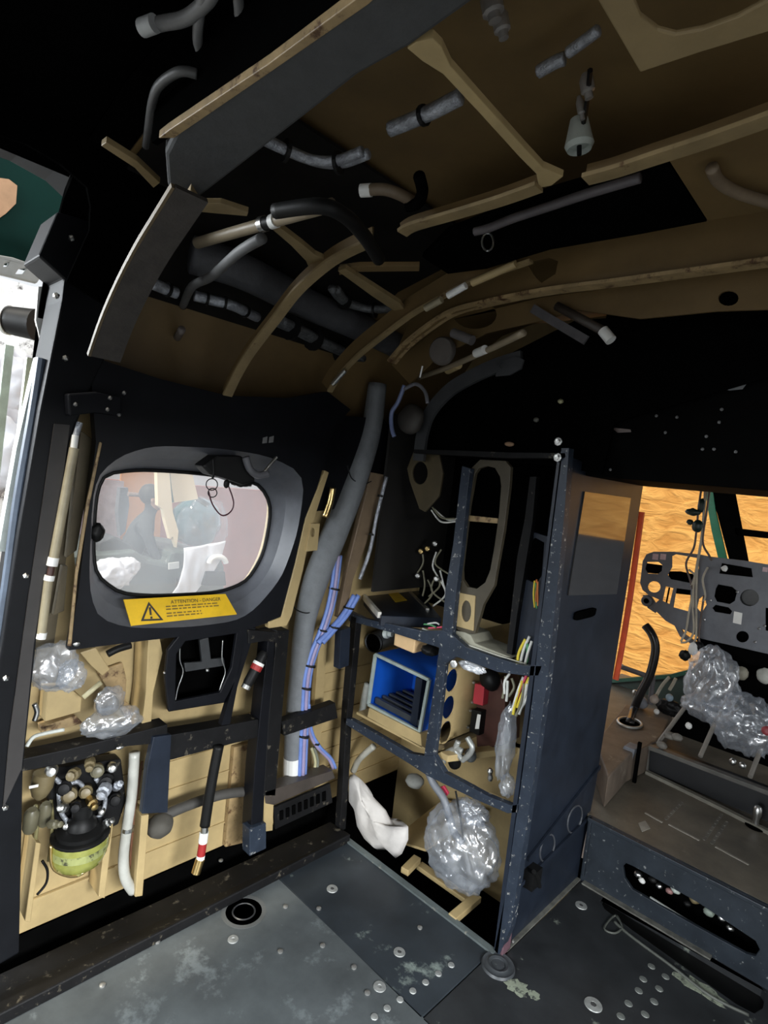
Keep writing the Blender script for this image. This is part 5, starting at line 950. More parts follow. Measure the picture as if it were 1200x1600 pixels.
# small roof fittings
p = Fl(905, 222, 1.82); t = thing('dome_lamp', 'small round grey white lamp socket on the roof', 'lamp', p)
ob('socket', G().lathe(p, (0.1, 0.1, -1), [(0.014, -0.035), (0.02, -0.008), (0.023, 0.004), (0.019, 0.012), (0.014, 0.006), (0.0, 0.006)], 18), M('grey_white', (0.42, 0.46, 0.42), 0.5), t, smooth=40)
ob('pin', G().lathe(p, (0.1, 0.1, -1), [(0.004, 0.005), (0.004, 0.02)], 8), RUBBER, t)
ob('lead', G().tube(PF([(900, 222), (912, 190), (918, 150), (922, 110)], 1.84), 0.004, 6), RUBBER, t)
for k, (x, y, s, lb) in enumerate([(770, 14, 0.014, 'upper bright fitting hanging near the top of the roof'), (784, 42, 0.011, 'lower bright fitting hanging near the top of the roof'), (918, 138, 0.010, 'bright fitting on the lamp lead'), (908, 172, 0.006, 'tiny bright nut below the lamp lead fitting')]):
    ob('roof_fitting', G().lathe(Fl(x, y, 1.84), (0.2, 0.3, -1), [(s*0.5, -0.02), (s, -0.012), (s, 0.004), (s*0.6, 0.006), (s*0.6, 0.014), (0, 0.015)], 10), M('dull_silver', (0.4, 0.38, 0.36), 0.4, 0.6), None, lb, 'fitting', smooth=40)
hp_ = [(925, -14), (1000, 114), (1090, 84), (1300, 20), (1300, -60), (940, -60)]
ob('holed_roof_plate', G().poly(PF(hp_, 1.74), (0, 0, 0.006), [PF([(984, -30), (990, 0), (1002, 28), (1026, 46), (1056, 54), (1100, 46), (1150, 28), (1210, -4), (1230, -40)], 1.74)]), M('dim_tan_plate', (0.27, 0.20, 0.10), 0.5, var=0.15), None, 'tan roof plate with a large round hole at the top right', 'plate', bev=0.002)
t = thing('roof_disc', 'round grey brown disc cover under the bulkhead rib', 'disc', Bk(695, 545, -0.05))
ob('disc', G().lathe(Bk(690, 548, -0.05), (0.2, -1, -0.1), [(0.0, 0.008), (0.036, 0.008), (0.04, 0.004), (0.042, -0.01)], 24), M('grey_brown_disc', (0.10, 0.088, 0.078), 0.5), t, smooth=40)
ob('stem', G().tube(PB([(660, 572), (656, 590)], -0.05), 0.004, 6, 1), STEEL, t)
ob('grey_plug', G().tube(PB([(708, 520), (738, 532)], -0.06), 0.014, 12, 1), M('plug_grey', (0.14, 0.13, 0.13), 0.5), None, 'grey plug sitting in the dark hole of the bulkhead rib', 'plug', smooth=40)
# dark arch at the front of the cabin over the rack
ar = PB([(655, 720), (660, 680), (672, 645), (700, 612), (735, 590), (775, 572), (815, 560)], 0.06)
t = thing('front_arch', 'dim grey arch frame rising from behind the rack top', 'arch', ar[0])
ob('arch', G().sweep(ar, [(-0.022, -0.006), (0.022, -0.006), (0.022, 0.006), (-0.022, 0.006)], (0, 1, 0), 5), M('dim_grey_paint', (0.05, 0.052, 0.056), 0.45), t)
ob('end_plate', G().poly(PB([(780, 566), (806, 556), (818, 562), (814, 576), (796, 586), (774, 588)], 0.05), (0, 0.006, 0), [PB(ell(786, 571, 6, 5, 12), 0.05)]), M('dim_grey_paint', (0.05, 0.052, 0.056), 0.45), t)
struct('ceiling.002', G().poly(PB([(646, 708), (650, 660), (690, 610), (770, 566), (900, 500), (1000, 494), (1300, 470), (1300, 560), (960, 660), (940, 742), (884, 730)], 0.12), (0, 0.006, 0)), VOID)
ob('grey_strap', G().bar(PB([(832, 482), (870, 505), (916, 532)], -0.04), 0.006, 0.022, (0, 0, 1), 1), M('strap_grey', (0.085, 0.08, 0.085), 0.5), None, 'grey metal strap in the dark below the rusty flange', 'strap')
t = thing('tipped_rod', 'dark rod with a white tip right of the grey strap', 'rod', Bk(950, 522, -0.04))
ob('rod', G().tube(PB([(870, 478), (944, 518)], -0.04), 0.011, 10, 1), M('rod_brown', (0.045, 0.035, 0.028), 0.5), t, smooth=True); ob('tip', G().tube(PB([(942, 516), (955, 532)], -0.04), 0.013, 12, 1), WHITE, t, smooth=40, plabel='white tip')
t = thing('corner_hose', 'dark grey duct stub and wire loop above the rack corner', 'duct', Bk(590, 690, -0.02))
ob('stub', crumple(Bk(642, 655, 0.02), (0.05, 0.03, 0.05), 0.08, 2, 71, 3), M('brown_stub', (0.045, 0.04, 0.035), 0.6), t, smooth=True)
ob('wire_loop', G().tube(PB([(632, 602), (622, 628), (612, 645), (612, 668), (616, 682)], -0.03), 0.007, 8), M('dim_blue', (0.16, 0.20, 0.36), 0.4), t, smooth=True, plabel='dim blue wire')
ob('wire_loop', G().tube(PB([(632, 608), (650, 600), (664, 612), (668, 630)], -0.03), 0.006, 8), M('dim_silver', (0.16, 0.16, 0.18), 0.4), t, smooth=True)
# specks of bare fittings on the black overhead box
SPK = M('overhead_stud', (0.11, 0.11, 0.11), 0.5)
for i, (x, y) in enumerate([(1030, 620), (1026, 650), (1058, 652), (1072, 610), (1088, 612), (1040, 676), (1104, 682), (1128, 640), (1124, 660), (1098, 702), (1116, 702), (1150, 706), (954, 734), (972, 624)]):
    tag(ob('stud', G().lathe(Bk(x, y, 0.139), (0, -1, 0), [(0.0038, 0), (0.0038, 0.003), (0.0, 0.004)], 8), SPK, None), 'small dull stud on the black overhead box above the cockpit opening', 'stud', 'studs on the black overhead box')
ob('paper_tab', G().poly(PB([(1102, 601), (1140, 599), (1166, 600), (1160, 608), (1140, 610), (1118, 606)], 0.136), (0, 0.002, 0)), M('tab_grey', (0.22, 0.23, 0.24), 0.5), None, 'grey curled tab stuck on the black overhead box', 'tab')
ob('paper_tab', G().poly(PB([(955, 668), (985, 671), (986, 675), (965, 676)], 0.136), (0, 0.002, 0)), M('tab_brown', (0.12, 0.09, 0.08), 0.5), None, 'thin brownish tab low on the black overhead box', 'tab')
for x, y, lb, mt in ((796, 694, 'tan bolt lying over the rack top rail', M('tan_bolt', (0.42, 0.26, 0.16), 0.4)), (838, 656, 'dim grey fitting in the dark above the rack', M('dim_fit', (0.14, 0.14, 0.12), 0.5)), (876, 627, 'pale yellow fitting in the dark above the rack', M('pale_fit', (0.35, 0.34, 0.2), 0.5))):
    ob('fitting', crumple(Bk(x, y, 0.09), (0.016 if x == 796 else 0.008, 0.008, 0.007), 0.2, 3, 80, 2), mt, None, lb, 'fitting', smooth=True)

# ------------------------------------------------------------------ cockpit seen through the opening
CF = 0.219
STEPM = M('step_navy_worn', (0.022, 0.028, 0.036), 0.42, var=0.3, chip=(0.30, 0.31, 0.30), amt=0.11, cscale=58, spec=0.3)
CKF = M('dirty_cockpit_floor', (0.11, 0.095, 0.072), 0.5, var=0.4, scale=7, chip=(0.20, 0.18, 0.14), amt=0.10, cscale=8)
rs = [(973, 1354), (978, 1349), (990, 1354), (1090, 1410), (1180, 1470), (1187, 1484), (1180, 1494), (1165, 1490), (1060, 1432), (988, 1390), (976, 1372)]
g = G().poly([V((0.655, 0.488, -0.03)), V((2.3, 0.488, -0.03)), V((2.3, 0.488, CF)), V((0.655, 0.488, CF))], (0, 0.012, 0), [PB(rs, 0.488)])
g.bar([V((0.657, 0.482, CF-0.006)), V((2.3, 0.482, CF-0.006))], 0.012, 0.012); g.bar([V((0.665, 0.483, 0.02)), V((0.665, 0.483, CF))], 0.01, 0.012, (0, 1, 0))
struct('trim_5', g, STEPM, bev=0.002)
struct('floor_cockpit', G().poly([V((0.1, 0.50, CF)), V((2.3, 0.50, CF)), V((2.3, 2.2, CF)), V((0.1, 2.2, CF))], (0, 0, -0.02)), CKF)
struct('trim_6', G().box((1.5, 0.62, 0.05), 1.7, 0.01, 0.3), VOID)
struct('roof_cockpit', G().box((1.15, 1.45, 1.55), 2.4, 1.7, 0.05), VOID)  # cockpit roof out of view, added to block the sun
# fittings in the riser slot
rn = random.Random(9)
for i, (x, y, s, mt) in enumerate([(997, 1366, .012, STEEL), (1003, 1376, .010, WHITE), (1020, 1374, .012, RUBBER), (1030, 1384, .010, STEEL), (1046, 1392, .011, M('dull_pink', (0.3, 0.16, 0.15), 0.5)), (1056, 1390, .014, M('grey_white', (0.42, 0.46, 0.42), 0.5)), (1086, 1404, .017, M('tan_can', (0.28, 0.22, 0.11), 0.45)), (1108, 1424, .016, M('grey_green_fit', (0.2, 0.24, 0.2), 0.5)), (1128, 1434, .011, STEEL), (1141, 1450, .010, STEEL), (1074, 1412, .010, RUBBER)]):
    tag(ob('slot_fitting', crumple(Bk(x, y, 0.51), (s, s*0.9, s*0.8), 0.25, 2.5, 90+i, 2), mt, smooth=True), 'small bolt-like fitting inside the slot of the cockpit step', 'fitting', 'fittings in the step slot')
ob('slot_rod', G().tube(PB([(1016, 1402), (1060, 1430), (1150, 1482)], 0.50), 0.004, 8, 1), M('rod_grey', (0.25, 0.26, 0.25), 0.4), None, 'thin grey rod along the lower edge of the step slot', 'rod')
BL = M('blackened_step', (0.006, 0.0065, 0.008), 0.45, var=0.4)
g = G().poly(PB([(1012, 1164), (1100, 1196), (1260, 1258), (1500, 1355), (1500, 1448), (1260, 1330), (1200, 1300), (1100, 1250), (1010, 1207)], 1.0), (0, 0.04, 0))
t = thing('floor_riser', 'black riser across the cockpit floor with a scuffed grey top edge', 'base', V((0.9, 1.0, CF)))
ob('front_plate', g, BL, t)
ob('top_edge', G().bar(PB([(1012, 1166), (1030, 1172), (1100, 1199), (1260, 1260), (1500, 1357)], 0.99), 0.03, 0.016, (0, 0, 1), 1), M('grey_edge', (0.10, 0.095, 0.085), 0.5, var=0.3), t, bev=0.002)
ob('corner_strip', G().bar(PB([(1014, 1163), (1011, 1206)], 0.99), 0.010, 0.01, (0, 1, 0), 1), M('grey_edge', (0.10, 0.095, 0.085), 0.5), t)
ob('foot_edge', G().bar(PF([(1010, 1206), (1060, 1230), (1130, 1264), (1250, 1325)], CF+0.006), 0.02, 0.012, (0, 0, 1), 1), M('dusty_edge', (0.17, 0.16, 0.13), 0.6, var=0.3), t)
# marks and rivet lines on the cockpit floor
LINE = M('pale_worn_line', (0.27, 0.25, 0.21), 0.6, var=0.3)
for k, (a, b, lb) in enumerate([((1008, 1270), (1035, 1285), 'left'), ((1045, 1288), (1093, 1313), 'middle'), ((1118, 1323), (1170, 1351), 'right')]):
    ob('floor_stripe', G().bar(PF([a, b], CF+0.001), 0.008, 0.002), LINE, None, f'{lb} one of three pale worn stripes on the cockpit floor', 'stripe', bev=0)
for k, (a, b, n, lb) in enumerate([((1040, 1280), (1066, 1253), 7, 'rivet row left of the pale stripes on the cockpit floor'), ((1100, 1312), (1128, 1272), 9, 'longer rivet row near the middle of the cockpit floor'), ((1112, 1318), (1136, 1284), 7, 'rivet row right beside the longer one on the cockpit floor')]):
    g = G().bar(PF([a, b], CF+0.0004), 0.010, 0.0008)
    for i in range(n): p = Fl(a[0]+(b[0]-a[0])*i/(n-1), a[1]+(b[1]-a[1])*i/(n-1), CF+0.001); g.ball(p, (0.004, 0.004, 0.002), 1)
    ob('rivet_strip', g, M('rivet_grey', (0.13, 0.12, 0.10), 0.5, var=0.4), None, lb, 'rivets')
ob('floor_plate', G().poly(PF([(997, 1287), (1008, 1283), (1016, 1295), (1003, 1300)], CF), (0, 0, 0.002)), LINE, None, 'small square pale plate on the cockpit floor near the step', 'plate')
p = Fl(1180, 1292, CF); t = thing('tie_down_stud', 'bright metal stud rising from a black socket on the cockpit floor', 'stud', p)
ob('socket', G().lathe(p, (0, 0, 1), [(0.03, 0), (0.03, 0.004), (0.02, 0.006), (0.0, 0.006)], 20), VOID, t)
ob('knob', G().lathe(p+V((0, 0, 0.01)), (0, 0, 1), [(0.010, 0), (0.010, 0.02), (0.014, 0.035), (0.014, 0.055), (0.009, 0.062), (0, 0.063)], 14), STEEL, t, smooth=40)
# left console with boot and control stick
BRN = M('dirty_brown_console', (0.13, 0.10, 0.075), 0.6, var=0.4, scale=9, chip=(0.28, 0.25, 0.2), amt=0.12, cscale=12)
top = PF([(930, 1160), (978, 1100), (1052, 1112), (1034, 1150), (1012, 1166), (985, 1178), (950, 1215)], 0.33)
t = thing('side_console', 'dirty brown side console with an oval ring, left of the cockpit', 'console', V((0.5, 1.2, CF)))
ob('body', G().poly(top, (0, 0, -0.11)), BRN, t, bev=0.006)
rc = Fl(984, 1130, 0.335); q = [rc+V((0.045*math.cos(a), 0.06*math.sin(a), 0.002)) for a in [2*math.pi*i/24 for i in range(24)]]
ob('boot_ring', G().tube(q+[q[0], q[1]], 0.006, 8, 1, caps=False), M('ring_steel', (0.5, 0.5, 0.48), 0.35, 0.7), t, smooth=True); ob('boot_hole', G().lathe(rc, (0, 0, 1), [(0.04, -0.002), (0.04, 0.001)], 20), VOID, t)
ob('bracket', G().poly(PB([(962, 1190), (975, 1165), (992, 1172), (984, 1200), (968, 1206)], 0.85), (0, 0.06, 0)), M('grey_bracket', (0.15, 0.16, 0.18), 0.6), t, bev=0.003)
ob('lever', G().bar(PB([(1000, 1160), (994, 1200), (989, 1236)], 0.86), 0.012, 0.012, (0, 1, 0)), VOID, t)
ob('yellow_tag', G().poly(PB([(945, 1200), (954, 1194), (953, 1206), (944, 1212)], 0.78), (0, 0.004, 0)), M('yellow_sticker', (0.65, 0.42, 0.02), 0.5), t, plabel='yellow tag')
t = thing('control_stick', 'bent black control stick rising from the oval ring on the side console', 'stick', rc)
g = G(); sp = PB([(983, 1136), (990, 1110), (1000, 1085), (1014, 1058), (1022, 1030), (1024, 1008), (1018, 990), (1008, 977)], 1.32); sp[0] = rc; tubepx(g, sp, 6.5, 14); sh_ = ob('shaft', g, M('gloss_black_tube', (0.02, 0.019, 0.02), 0.25, var=0.2), t, smooth=True)
e = sp[-1]; d_ = (sp[-1]-sp[-2]).normalized(); ob('open_end', G().lathe(e, d_, [(0.0, 0.001), (0.012, 0.001), (0.0125, 0.002)], 14), VOID, sh_)
t = thing('friction_lever', 'grey lever crossing behind the bent control stick', 'lever', Bk(1022, 1080, 1.36))
g = G(); tubepx(g, PB([(971, 1042), (1022, 1060)], 1.36), 4, 10, 1); ob('bar', g, M('lever_grey', (0.13, 0.12, 0.125), 0.4), t, smooth=40)
g = G(); tubepx(g, PB([(1020, 1056), (1018, 1082), (1016, 1100)], 1.36), 4, 10, 1); ob('arm', g, M('lever_grey', (0.13, 0.12, 0.125), 0.4), t, smooth=40)
ob('end_stud', G().ball(Bk(972, 1040, 1.355), 0.008, 2), STEEL, t)
for k, (x, y, s, mt, lb) in enumerate([(1003, 1098, 0.026, M('grey_ball', (0.25, 0.26, 0.29), 0.5), 'round grey ball behind the stick foot'), (1022, 1092, 0.02, M('beige_knob', (0.5, 0.42, 0.36), 0.5), 'beige knob right of the stick foot'), (1046, 1090, 0.016, M('blue_grey_knob', (0.25, 0.33, 0.4), 0.4), 'blue grey knob among the console levers'), (1026, 1112, 0.012, WHITE, 'small white knob below the beige knob'), (992, 1082, 0.012, STEEL, 'bright cap left of the stick foot')]):
    ob('knob', crumple(Bk(x, y, 1.36), (s, s, s*1.05), 0.06, 2, 110+k, 3), mt, None, lb, 'knob', smooth=True)
ob('lever_cluster', crumple(Bk(1046, 1106, 1.42), (0.05, 0.03, 0.035), 0.35, 3, 120, 4), RUBBER, None, 'black lever cluster on the side console', 'lever', smooth=True)
for k, (q, lb) in enumerate([([(1024, 1090), (1034, 1072), (1046, 1058)], 'pale rod rising from the beige knob'), ([(1046, 1078), (1052, 1068), (1056, 1060)], 'thin pale rod rising from the blue grey knob')]):
    g = G(); tubepx(g, PB(q, 1.40), 2.5, 8); ob('rod', g, M('pale_rod', (0.36, 0.33, 0.26), 0.5), None, lb, 'rod', smooth=True)
# nose structure
struct('wall_cockpit_front', G().poly(PB([(940, 1066), (1000, 1060), (1050, 1056), (1092, 1046), (1112, 1020), (1300, 1050), (1600, 1096), (1600, 1330), (1300, 1230), (1100, 1190), (940, 1140)], 1.95), (0, 0.05, 0)), M('nose_dark_green', (0.014, 0.028, 0.02), 0.5, var=0.3))
ob('green_sill', G().bar(PB([(950, 1064), (1000, 1060), (1050, 1056), (1090, 1046)], 1.93), 0.03, 0.02), GREEN, None, 'dark green sill edge below the orange wall', 'sill')
t = thing('windscreen_pillar', 'black windscreen pillar with a green left edge', 'pillar', Bk(1150, 875, 1.95))
ob('post', G().poly(PB([(1104, 740), (1140, 740), (1168, 885), (1142, 885)], 1.95), (0, 0.05, 0)), VOID, t)
ob('green_edge', G().poly(PB([(1100, 740), (1110, 740), (1118, 800), (1134, 868), (1142, 900), (1124, 880), (1112, 830), (1105, 790)], 1.94), (0, 0.02, 0)), M('bright_green_paint', (0.015, 0.16, 0.08), 0.35, var=0.3), t, plabel='green painted edge')
ob('cross_bar', G().poly(PB([(1148, 825), (1260, 838), (1260, 848), (1150, 836)], 1.95), (0, 0.03, 0)), VOID, t)
ob('glare_sill', G().poly(PB([(1160, 884), (1180, 888), (1186, 896), (1164, 898)], 1.85), (0, 0.02, 0)), M('yellow_green', (0.25, 0.28, 0.04), 0.5), None, 'yellow green sill piece behind the instrument panel top', 'sill')
# instrument panel
IP = M('panel_grey_blue', (0.125, 0.132, 0.15), 0.45, var=0.2, scale=12, chip=(0.3, 0.3, 0.3), amt=0.03, cscale=40)
t = thing('instrument_panel', 'grey cockpit instrument panel with empty round and square cut-outs', 'panel', Bk(1150, 1010, 1.4))
out = [(1004, 877), (1010, 866), (1021, 862), (1053, 862), (1090, 866), (1112, 870), (1163, 876), (1200, 882), (1300, 896), (1600, 940), (1600, 1122), (1300, 1046), (1200, 1022), (1140, 1008), (1096, 998), (1082, 990), (1058, 980), (1040, 970), (1024, 954), (1020, 946), (1030, 937), (1014, 930), (1004, 922), (1000, 911), (1002, 895)]
hA = [(1011, 878), (1029, 878), (1035, 883), (1034, 892), (1028, 897), (1012, 896), (1008, 889)]
hC = [(1050, 869), (1056, 866), (1090, 872), (1092, 888), (1078, 911), (1048, 905), (1043, 898), (1050, 886)]
hD = [(1040, 916), (1052, 919), (1046, 944), (1035, 939)]; hE = [(1057, 919), (1079, 922), (1078, 956), (1052, 949)]; hF = [(1100, 930), (1104, 945), (1096, 958), (1089, 950), (1092, 936)]
hG = [(1122, 913), (1144, 917), (1152, 924), (1148, 939), (1140, 944), (1120, 940), (1116, 932), (1118, 920)]
hI = [(1113, 950), (1118, 945), (1138, 949), (1144, 955), (1141, 960), (1117, 956)]
hK = [(1196, 950), (1216, 950), (1216, 990), (1196, 985)]
pl_ = ob('plate', G().poly(PB(out, 1.4), (0, 0.006, 0), [PB(h, 1.4) for h in (hA, ell(1022, 917, 10, 9, 18), hC, hD, hE, hF, hG, ell(1171, 934, 15, 13, 20), hI, ell(1160, 995, 10, 9, 18), hK)]), IP, t, bev=0.001)
ob('pivot_ring', G().lathe(Bk(1010, 939, 1.395), (0, -1, 0), [(0.012, 0), (0.018, 0.002), (0.024, 0.0), (0.026, -0.01), (0.024, -0.02)], 20), IP, t, smooth=40)
ob('pivot_hole', G().lathe(Bk(1010, 939, 1.394), (0, -1, 0), [(0.0, 0.004), (0.011, 0.004), (0.012, 0.002)], 16), VOID, t)
ob('pivot_arm', G().poly(PB([(1004, 930), (1016, 929), (1030, 950), (1024, 958), (1012, 950)], 1.402), (0, 0.006, 0)), IP, t)
ob('panel_strut', G().bar(PB([(1058, 976), (1066, 992), (1090, 1008)], 1.41), 0.02, 0.016, (0, 1, 0), 1), IP, t)
ob('hood_window', G().poly(PB([(1128, 880), (1174, 888), (1176, 902), (1124, 896)], 1.396), (0, 0.003, 0)), VOID, t)
ob('lower_beam', G().poly(PB([(1088, 998), (1150, 1012), (1300, 1046), (1600, 1122), (1600, 1146), (1300, 1068), (1180, 1040), (1092, 1012)], 1.39), (0, 0.05, 0)), VOID, t)
ob('backing', G().poly(PB([(1104, 886), (1300, 900), (1560, 944), (1560, 1120), (1300, 1060), (1104, 1010)], 1.5), (0, 0.18, 0)), VOID, t)
ob('backing', G().poly(PB([(1006, 880), (1036, 884), (1034, 897), (1008, 895)], 1.46), (0, 0.03, 0)), VOID, t)
ob('backing', G().poly(PB([(1044, 893), (1060, 893), (1082, 898), (1096, 905), (1078, 916), (1046, 908)], 1.42), (0, 0.03, 0)), VOID, t)
ob('switch_frame', G().poly(PB([(1054, 918), (1082, 922), (1080, 930), (1052, 927)], 1.42), (0, 0.02, 0)), VOID, t)
ob('slit_bar', G().bar(PB([(1046, 918), (1041, 943)], 1.41), 0.006, 0.006, (0, 1, 0)), VOID, t)
ob('white_sticker', G().poly(PB([(1147, 955), (1160, 958), (1158, 976), (1145, 973)], 1.399), (0, 0.001, 0)), WHITE, pl_, plabel='white sticker')
PINK = M('pink_white_sticker', (0.6, 0.42, 0.44), 0.5)
for x in (1024, 1036): ob('small_sticker', G().poly(PB([(x-4, 865), (x+5, 866), (x+4, 875), (x-5, 874)], 1.399), (0, 0.001, 0), ), PINK, pl_, plabel='pinkish white small sticker')
ob('small_sticker', G().poly(PB([(1192, 886), (1200, 887), (1199, 894), (1191, 893)], 1.399), (0, 0.001, 0)), PINK, pl_)
ob('gauge_can', G().lathe(Bk(1171, 934, 1.43), (0, 1, 0), [(0.0, 0.02), (0.033, 0.02), (0.036, 0), (0.036, 0.1)], 20), M('gauge_grey', (0.10, 0.10, 0.10), 0.4), t)
ob('bright_clip', crumple(Bk(1132, 888, 1.38), (0.012, 0.01, 0.014), 0.3, 3, 130, 2), WHITE, t, plabel='bright clip')
for x, y in ((1109, 872), (1110, 938), (1152, 925), (1195, 978), (1186, 982), (1100, 968), (1180, 1003)): ob('screw', G().ball(Bk(x, y, 1.398), (0.006, 0.004, 0.006), 1), M('dull_steel', (0.25, 0.25, 0.25), 0.4, 0.8), pl_)
# hanging wires
t = thing('wire_harness', 'cream and brown wires with black connectors hanging before the instrument panel', 'wires', Bk(1084, 1000, 1.3))
CW, BW = M('wire_cream2', (0.42, 0.38, 0.30), 0.5), M('wire_brown', (0.10, 0.07, 0.06), 0.5)
for i, (q, m_) in enumerate([([(1098, 750), (1092, 790), (1088, 830), (1084, 856), (1072, 880), (1078, 905), (1082, 920)], BW), ([(1106, 750), (1100, 800), (1096, 845), (1090, 880), (1084, 910), (1084, 950)], CW), ([(1110, 756), (1104, 800), (1098, 846), (1108, 868), (1112, 876)], BW), ([(1102, 756), (1098, 820), (1094, 852), (1086, 900), (1082, 940), (1084, 985), (1074, 1002), (1064, 1004)], CW), ([(1095, 850), (1090, 880), (1088, 930), (1088, 990), (1084, 1004)], CW), ([(1106, 886), (1098, 905), (1102, 930), (1098, 940)], CW), ([(1080, 915), (1086, 900), (1076, 890)], CW), ([(1064, 1002), (1072, 985), (1076, 960), (1082, 930)], CW), ([(1100, 930), (1092, 995), (1098, 1010), (1096, 1030), (1080, 1048), (1072, 1052)], BW)]):
    g = G(); tubepx(g, PB(q, 1.33), 1.6, 7); ob('wire', g, m_, t, smooth=True)
for i, (x, y, r) in enumerate([(1083, 800, (0.03, 0.02, 0.016)), (1090, 822, (0.022, 0.02, 0.026)), (1078, 816, (0.014, 0.01, 0.012)), (1096, 790, (0.014, 0.012, 0.03))]):
    ob('connector', crumple(Bk(x, y, 1.33), r, 0.2, 3, 140+i, 3), M('dark_connector', (0.012, 0.03, 0.025), 0.4), t, smooth=True)
ob('connector', crumple(Bk(1083, 1014, 1.3), (0.018, 0.014, 0.028), 0.2, 3, 150, 3), WHITE, t, smooth=True, plabel='white connector')
ob('connector', crumple(Bk(1070, 1024, 1.3), (0.022, 0.014, 0.022), 0.25, 3, 151, 3), RUBBER, t, smooth=True); ob('connector', crumple(Bk(1092, 1010, 1.31), (0.02, 0.014, 0.02), 0.2, 3, 152, 3), RUBBER, t, smooth=True)
# seat rods and plastic under the panel
ROD = M('grey_brown_rod', (0.24, 0.22, 0.19), 0.5, var=0.2)
for k, (a, b, lb) in enumerate([((1104, 1060), (1014, 1180), 'leftmost of three grey rods slanting under the instrument panel'), ((1150, 1056), (1094, 1182), 'middle grey rod slanting behind the clear plastic bags'), ((1216, 1100), (1172, 1214), 'right grey rod slanting under the instrument panel')]):
    g = G().tube([Bk(*a, 1.35), Bk(*b, 1.02)], 0.008, 10, 1); ob('seat_rod', g, ROD, None, lb, 'rod', smooth=40)
struct('wall_cockpit_front.001', G().poly(PB([(1096, 1010), (1300, 1050), (1600, 1126), (1600, 1400), (1300, 1300), (1160, 1230), (1040, 1150), (1080, 1080)], 1.52), (0, 0.03, 0)), VOID)
ob('plastic_bag', crumple(Bk(1112, 1066, 1.2), (0.095, 0.06, 0.135), 0.28, 2.8, 160, 5), BAG, None, 'tall clear plastic bag hanging below the instrument panel, left one', 'bag', smooth=True)
ob('plastic_bag', crumple(Bk(1110, 1108, 1.2), (0.10, 0.06, 0.05), 0.3, 3.0, 161, 4), BAG, None, 'low clear plastic bag under the tall hanging one', 'bag', smooth=True)
ob('plastic_bag', crumple(Bk(1164, 1132, 1.15), (0.115, 0.07, 0.105), 0.32, 3.2, 162, 5), BAG, None, 'round crinkled clear plastic bag right of the tall one', 'bag', smooth=True)
for k, (x, y, s, mt, lb) in enumerate([(1130, 1046, 0.035, M('grey_can', (0.18, 0.18, 0.17), 0.5), 'dull grey can under the middle of the instrument panel'), (1158, 1052, 0.026, M('dusty_part', (0.28, 0.26, 0.2), 0.6), 'dusty pale part under the panel, right of the grey can'), (1196, 1056, 0.03, M('pale_part', (0.45, 0.45, 0.4), 0.5), 'pale crumpled part at the right edge under the panel'), (1076, 1134, 0.012, WHITE, 'bright white stud left of the low plastic bag'), (1145, 1190, 0.012, STEEL, 'bright metal clip on the seat base edge, left'), (1160, 1196, 0.012, STEEL, 'bright metal clip on the seat base edge, right'), (1198, 1142, 0.016, M('dull_red', (0.35, 0.06, 0.07), 0.5), 'dull red part beside the round plastic bag')]):
    ob('cockpit_part', crumple(Bk(x, y, 1.3 if k < 3 else 1.0), (s, s*0.8, s), 0.2, 2.5, 170+k, 3), mt, None, lb, 'part', smooth=True)
for k, (x, y) in enumerate([(1046, 1150), (1058, 1152), (1034, 1164)]):
    ob('edge_nut', crumple(Bk(x, y, 0.99), (0.02, 0.015, 0.014), 0.2, 2, 185+k, 3), M('dusty_grey', (0.16, 0.15, 0.13), 0.6), None, ('dusty lump on the seat base edge, left of three', 'dusty lump on the seat base edge, middle of three', 'dusty lump at the seat base corner strip')[(1, 2, 0)[k]] if False else ('left dusty lump of two on the seat base edge', 'right dusty lump of two on the seat base edge', 'dusty lump low at the seat base corner')[k], 'lump', smooth=True)

# ------------------------------------------------------------------ fittings on the cabin floor
GR = 'worn round fittings on the floor'
FIT = M('worn_fitting', (0.30, 0.31, 0.30), 0.45, 0.3, var=0.3, scale=40)
def fitting(x, y, r, label, cat='fitting', hole=True):
    p = Fl(x, y, 0); t = thing('floor_fitting', label, cat, p)
    ob('washer', G().lathe(p, (0, 0, 1), [(r, 0), (r*0.95, 0.002), (r*0.35, 0.0025), (r*0.3, 0.001)], 22), FIT, t, smooth=40)
    if hole: ob('centre_hole', G().lathe(p, (0, 0, 1), [(r*0.28, 0.001), (r*0.28, 0.0026)], 12), M('fitting_hole', (0.05, 0.05, 0.05), 0.6), t)
fitting(519, 1389, 0.017, 'worn round washer on the dark floor panel near the rack corner')
fitting(624, 1488, 0.016, 'worn round washer with a notch in front of the rack')
fitting(593, 1542, 0.016, 'round pale plug on the floor panel seam', hole=False)
fitting(908, 1415, 0.018, 'worn round washer just outside the jamb panel, near the step')
fitting(927, 1570, 0.022, 'largest pale washer at the bottom right of the floor')
fitting(364, 1468, 0.014, 'faint round plug near the sunken floor socket', hole=False)
for i, (x, y) in enumerate([(1018, 1510), (1005, 1530), (1040, 1526), (998, 1548), (1030, 1545), (1022, 1565), (982, 1568), (1008, 1585), (970, 1588)]):
    p = Fl(x, y, 0); tag(ob('floor_rivet', G().lathe(p, (0, 0, 1), [(0.010, 0), (0.009, 0.0015), (0.0, 0.002)], 16), M('dull_rivet', (0.13, 0.14, 0.13), 0.5, var=0.4, scale=60), None), 'worn round rivet in the cluster at the lower right of the floor', 'rivet', 'worn rivets beside the long floor slot')
SCREW = [(160, 1540), (438, 1487), (380, 1378), (408, 1377), (446, 1417), (504, 1478), (553, 1512), (574, 1552), (246, 1472), (345, 1345), (656, 1450), (498, 1420)]
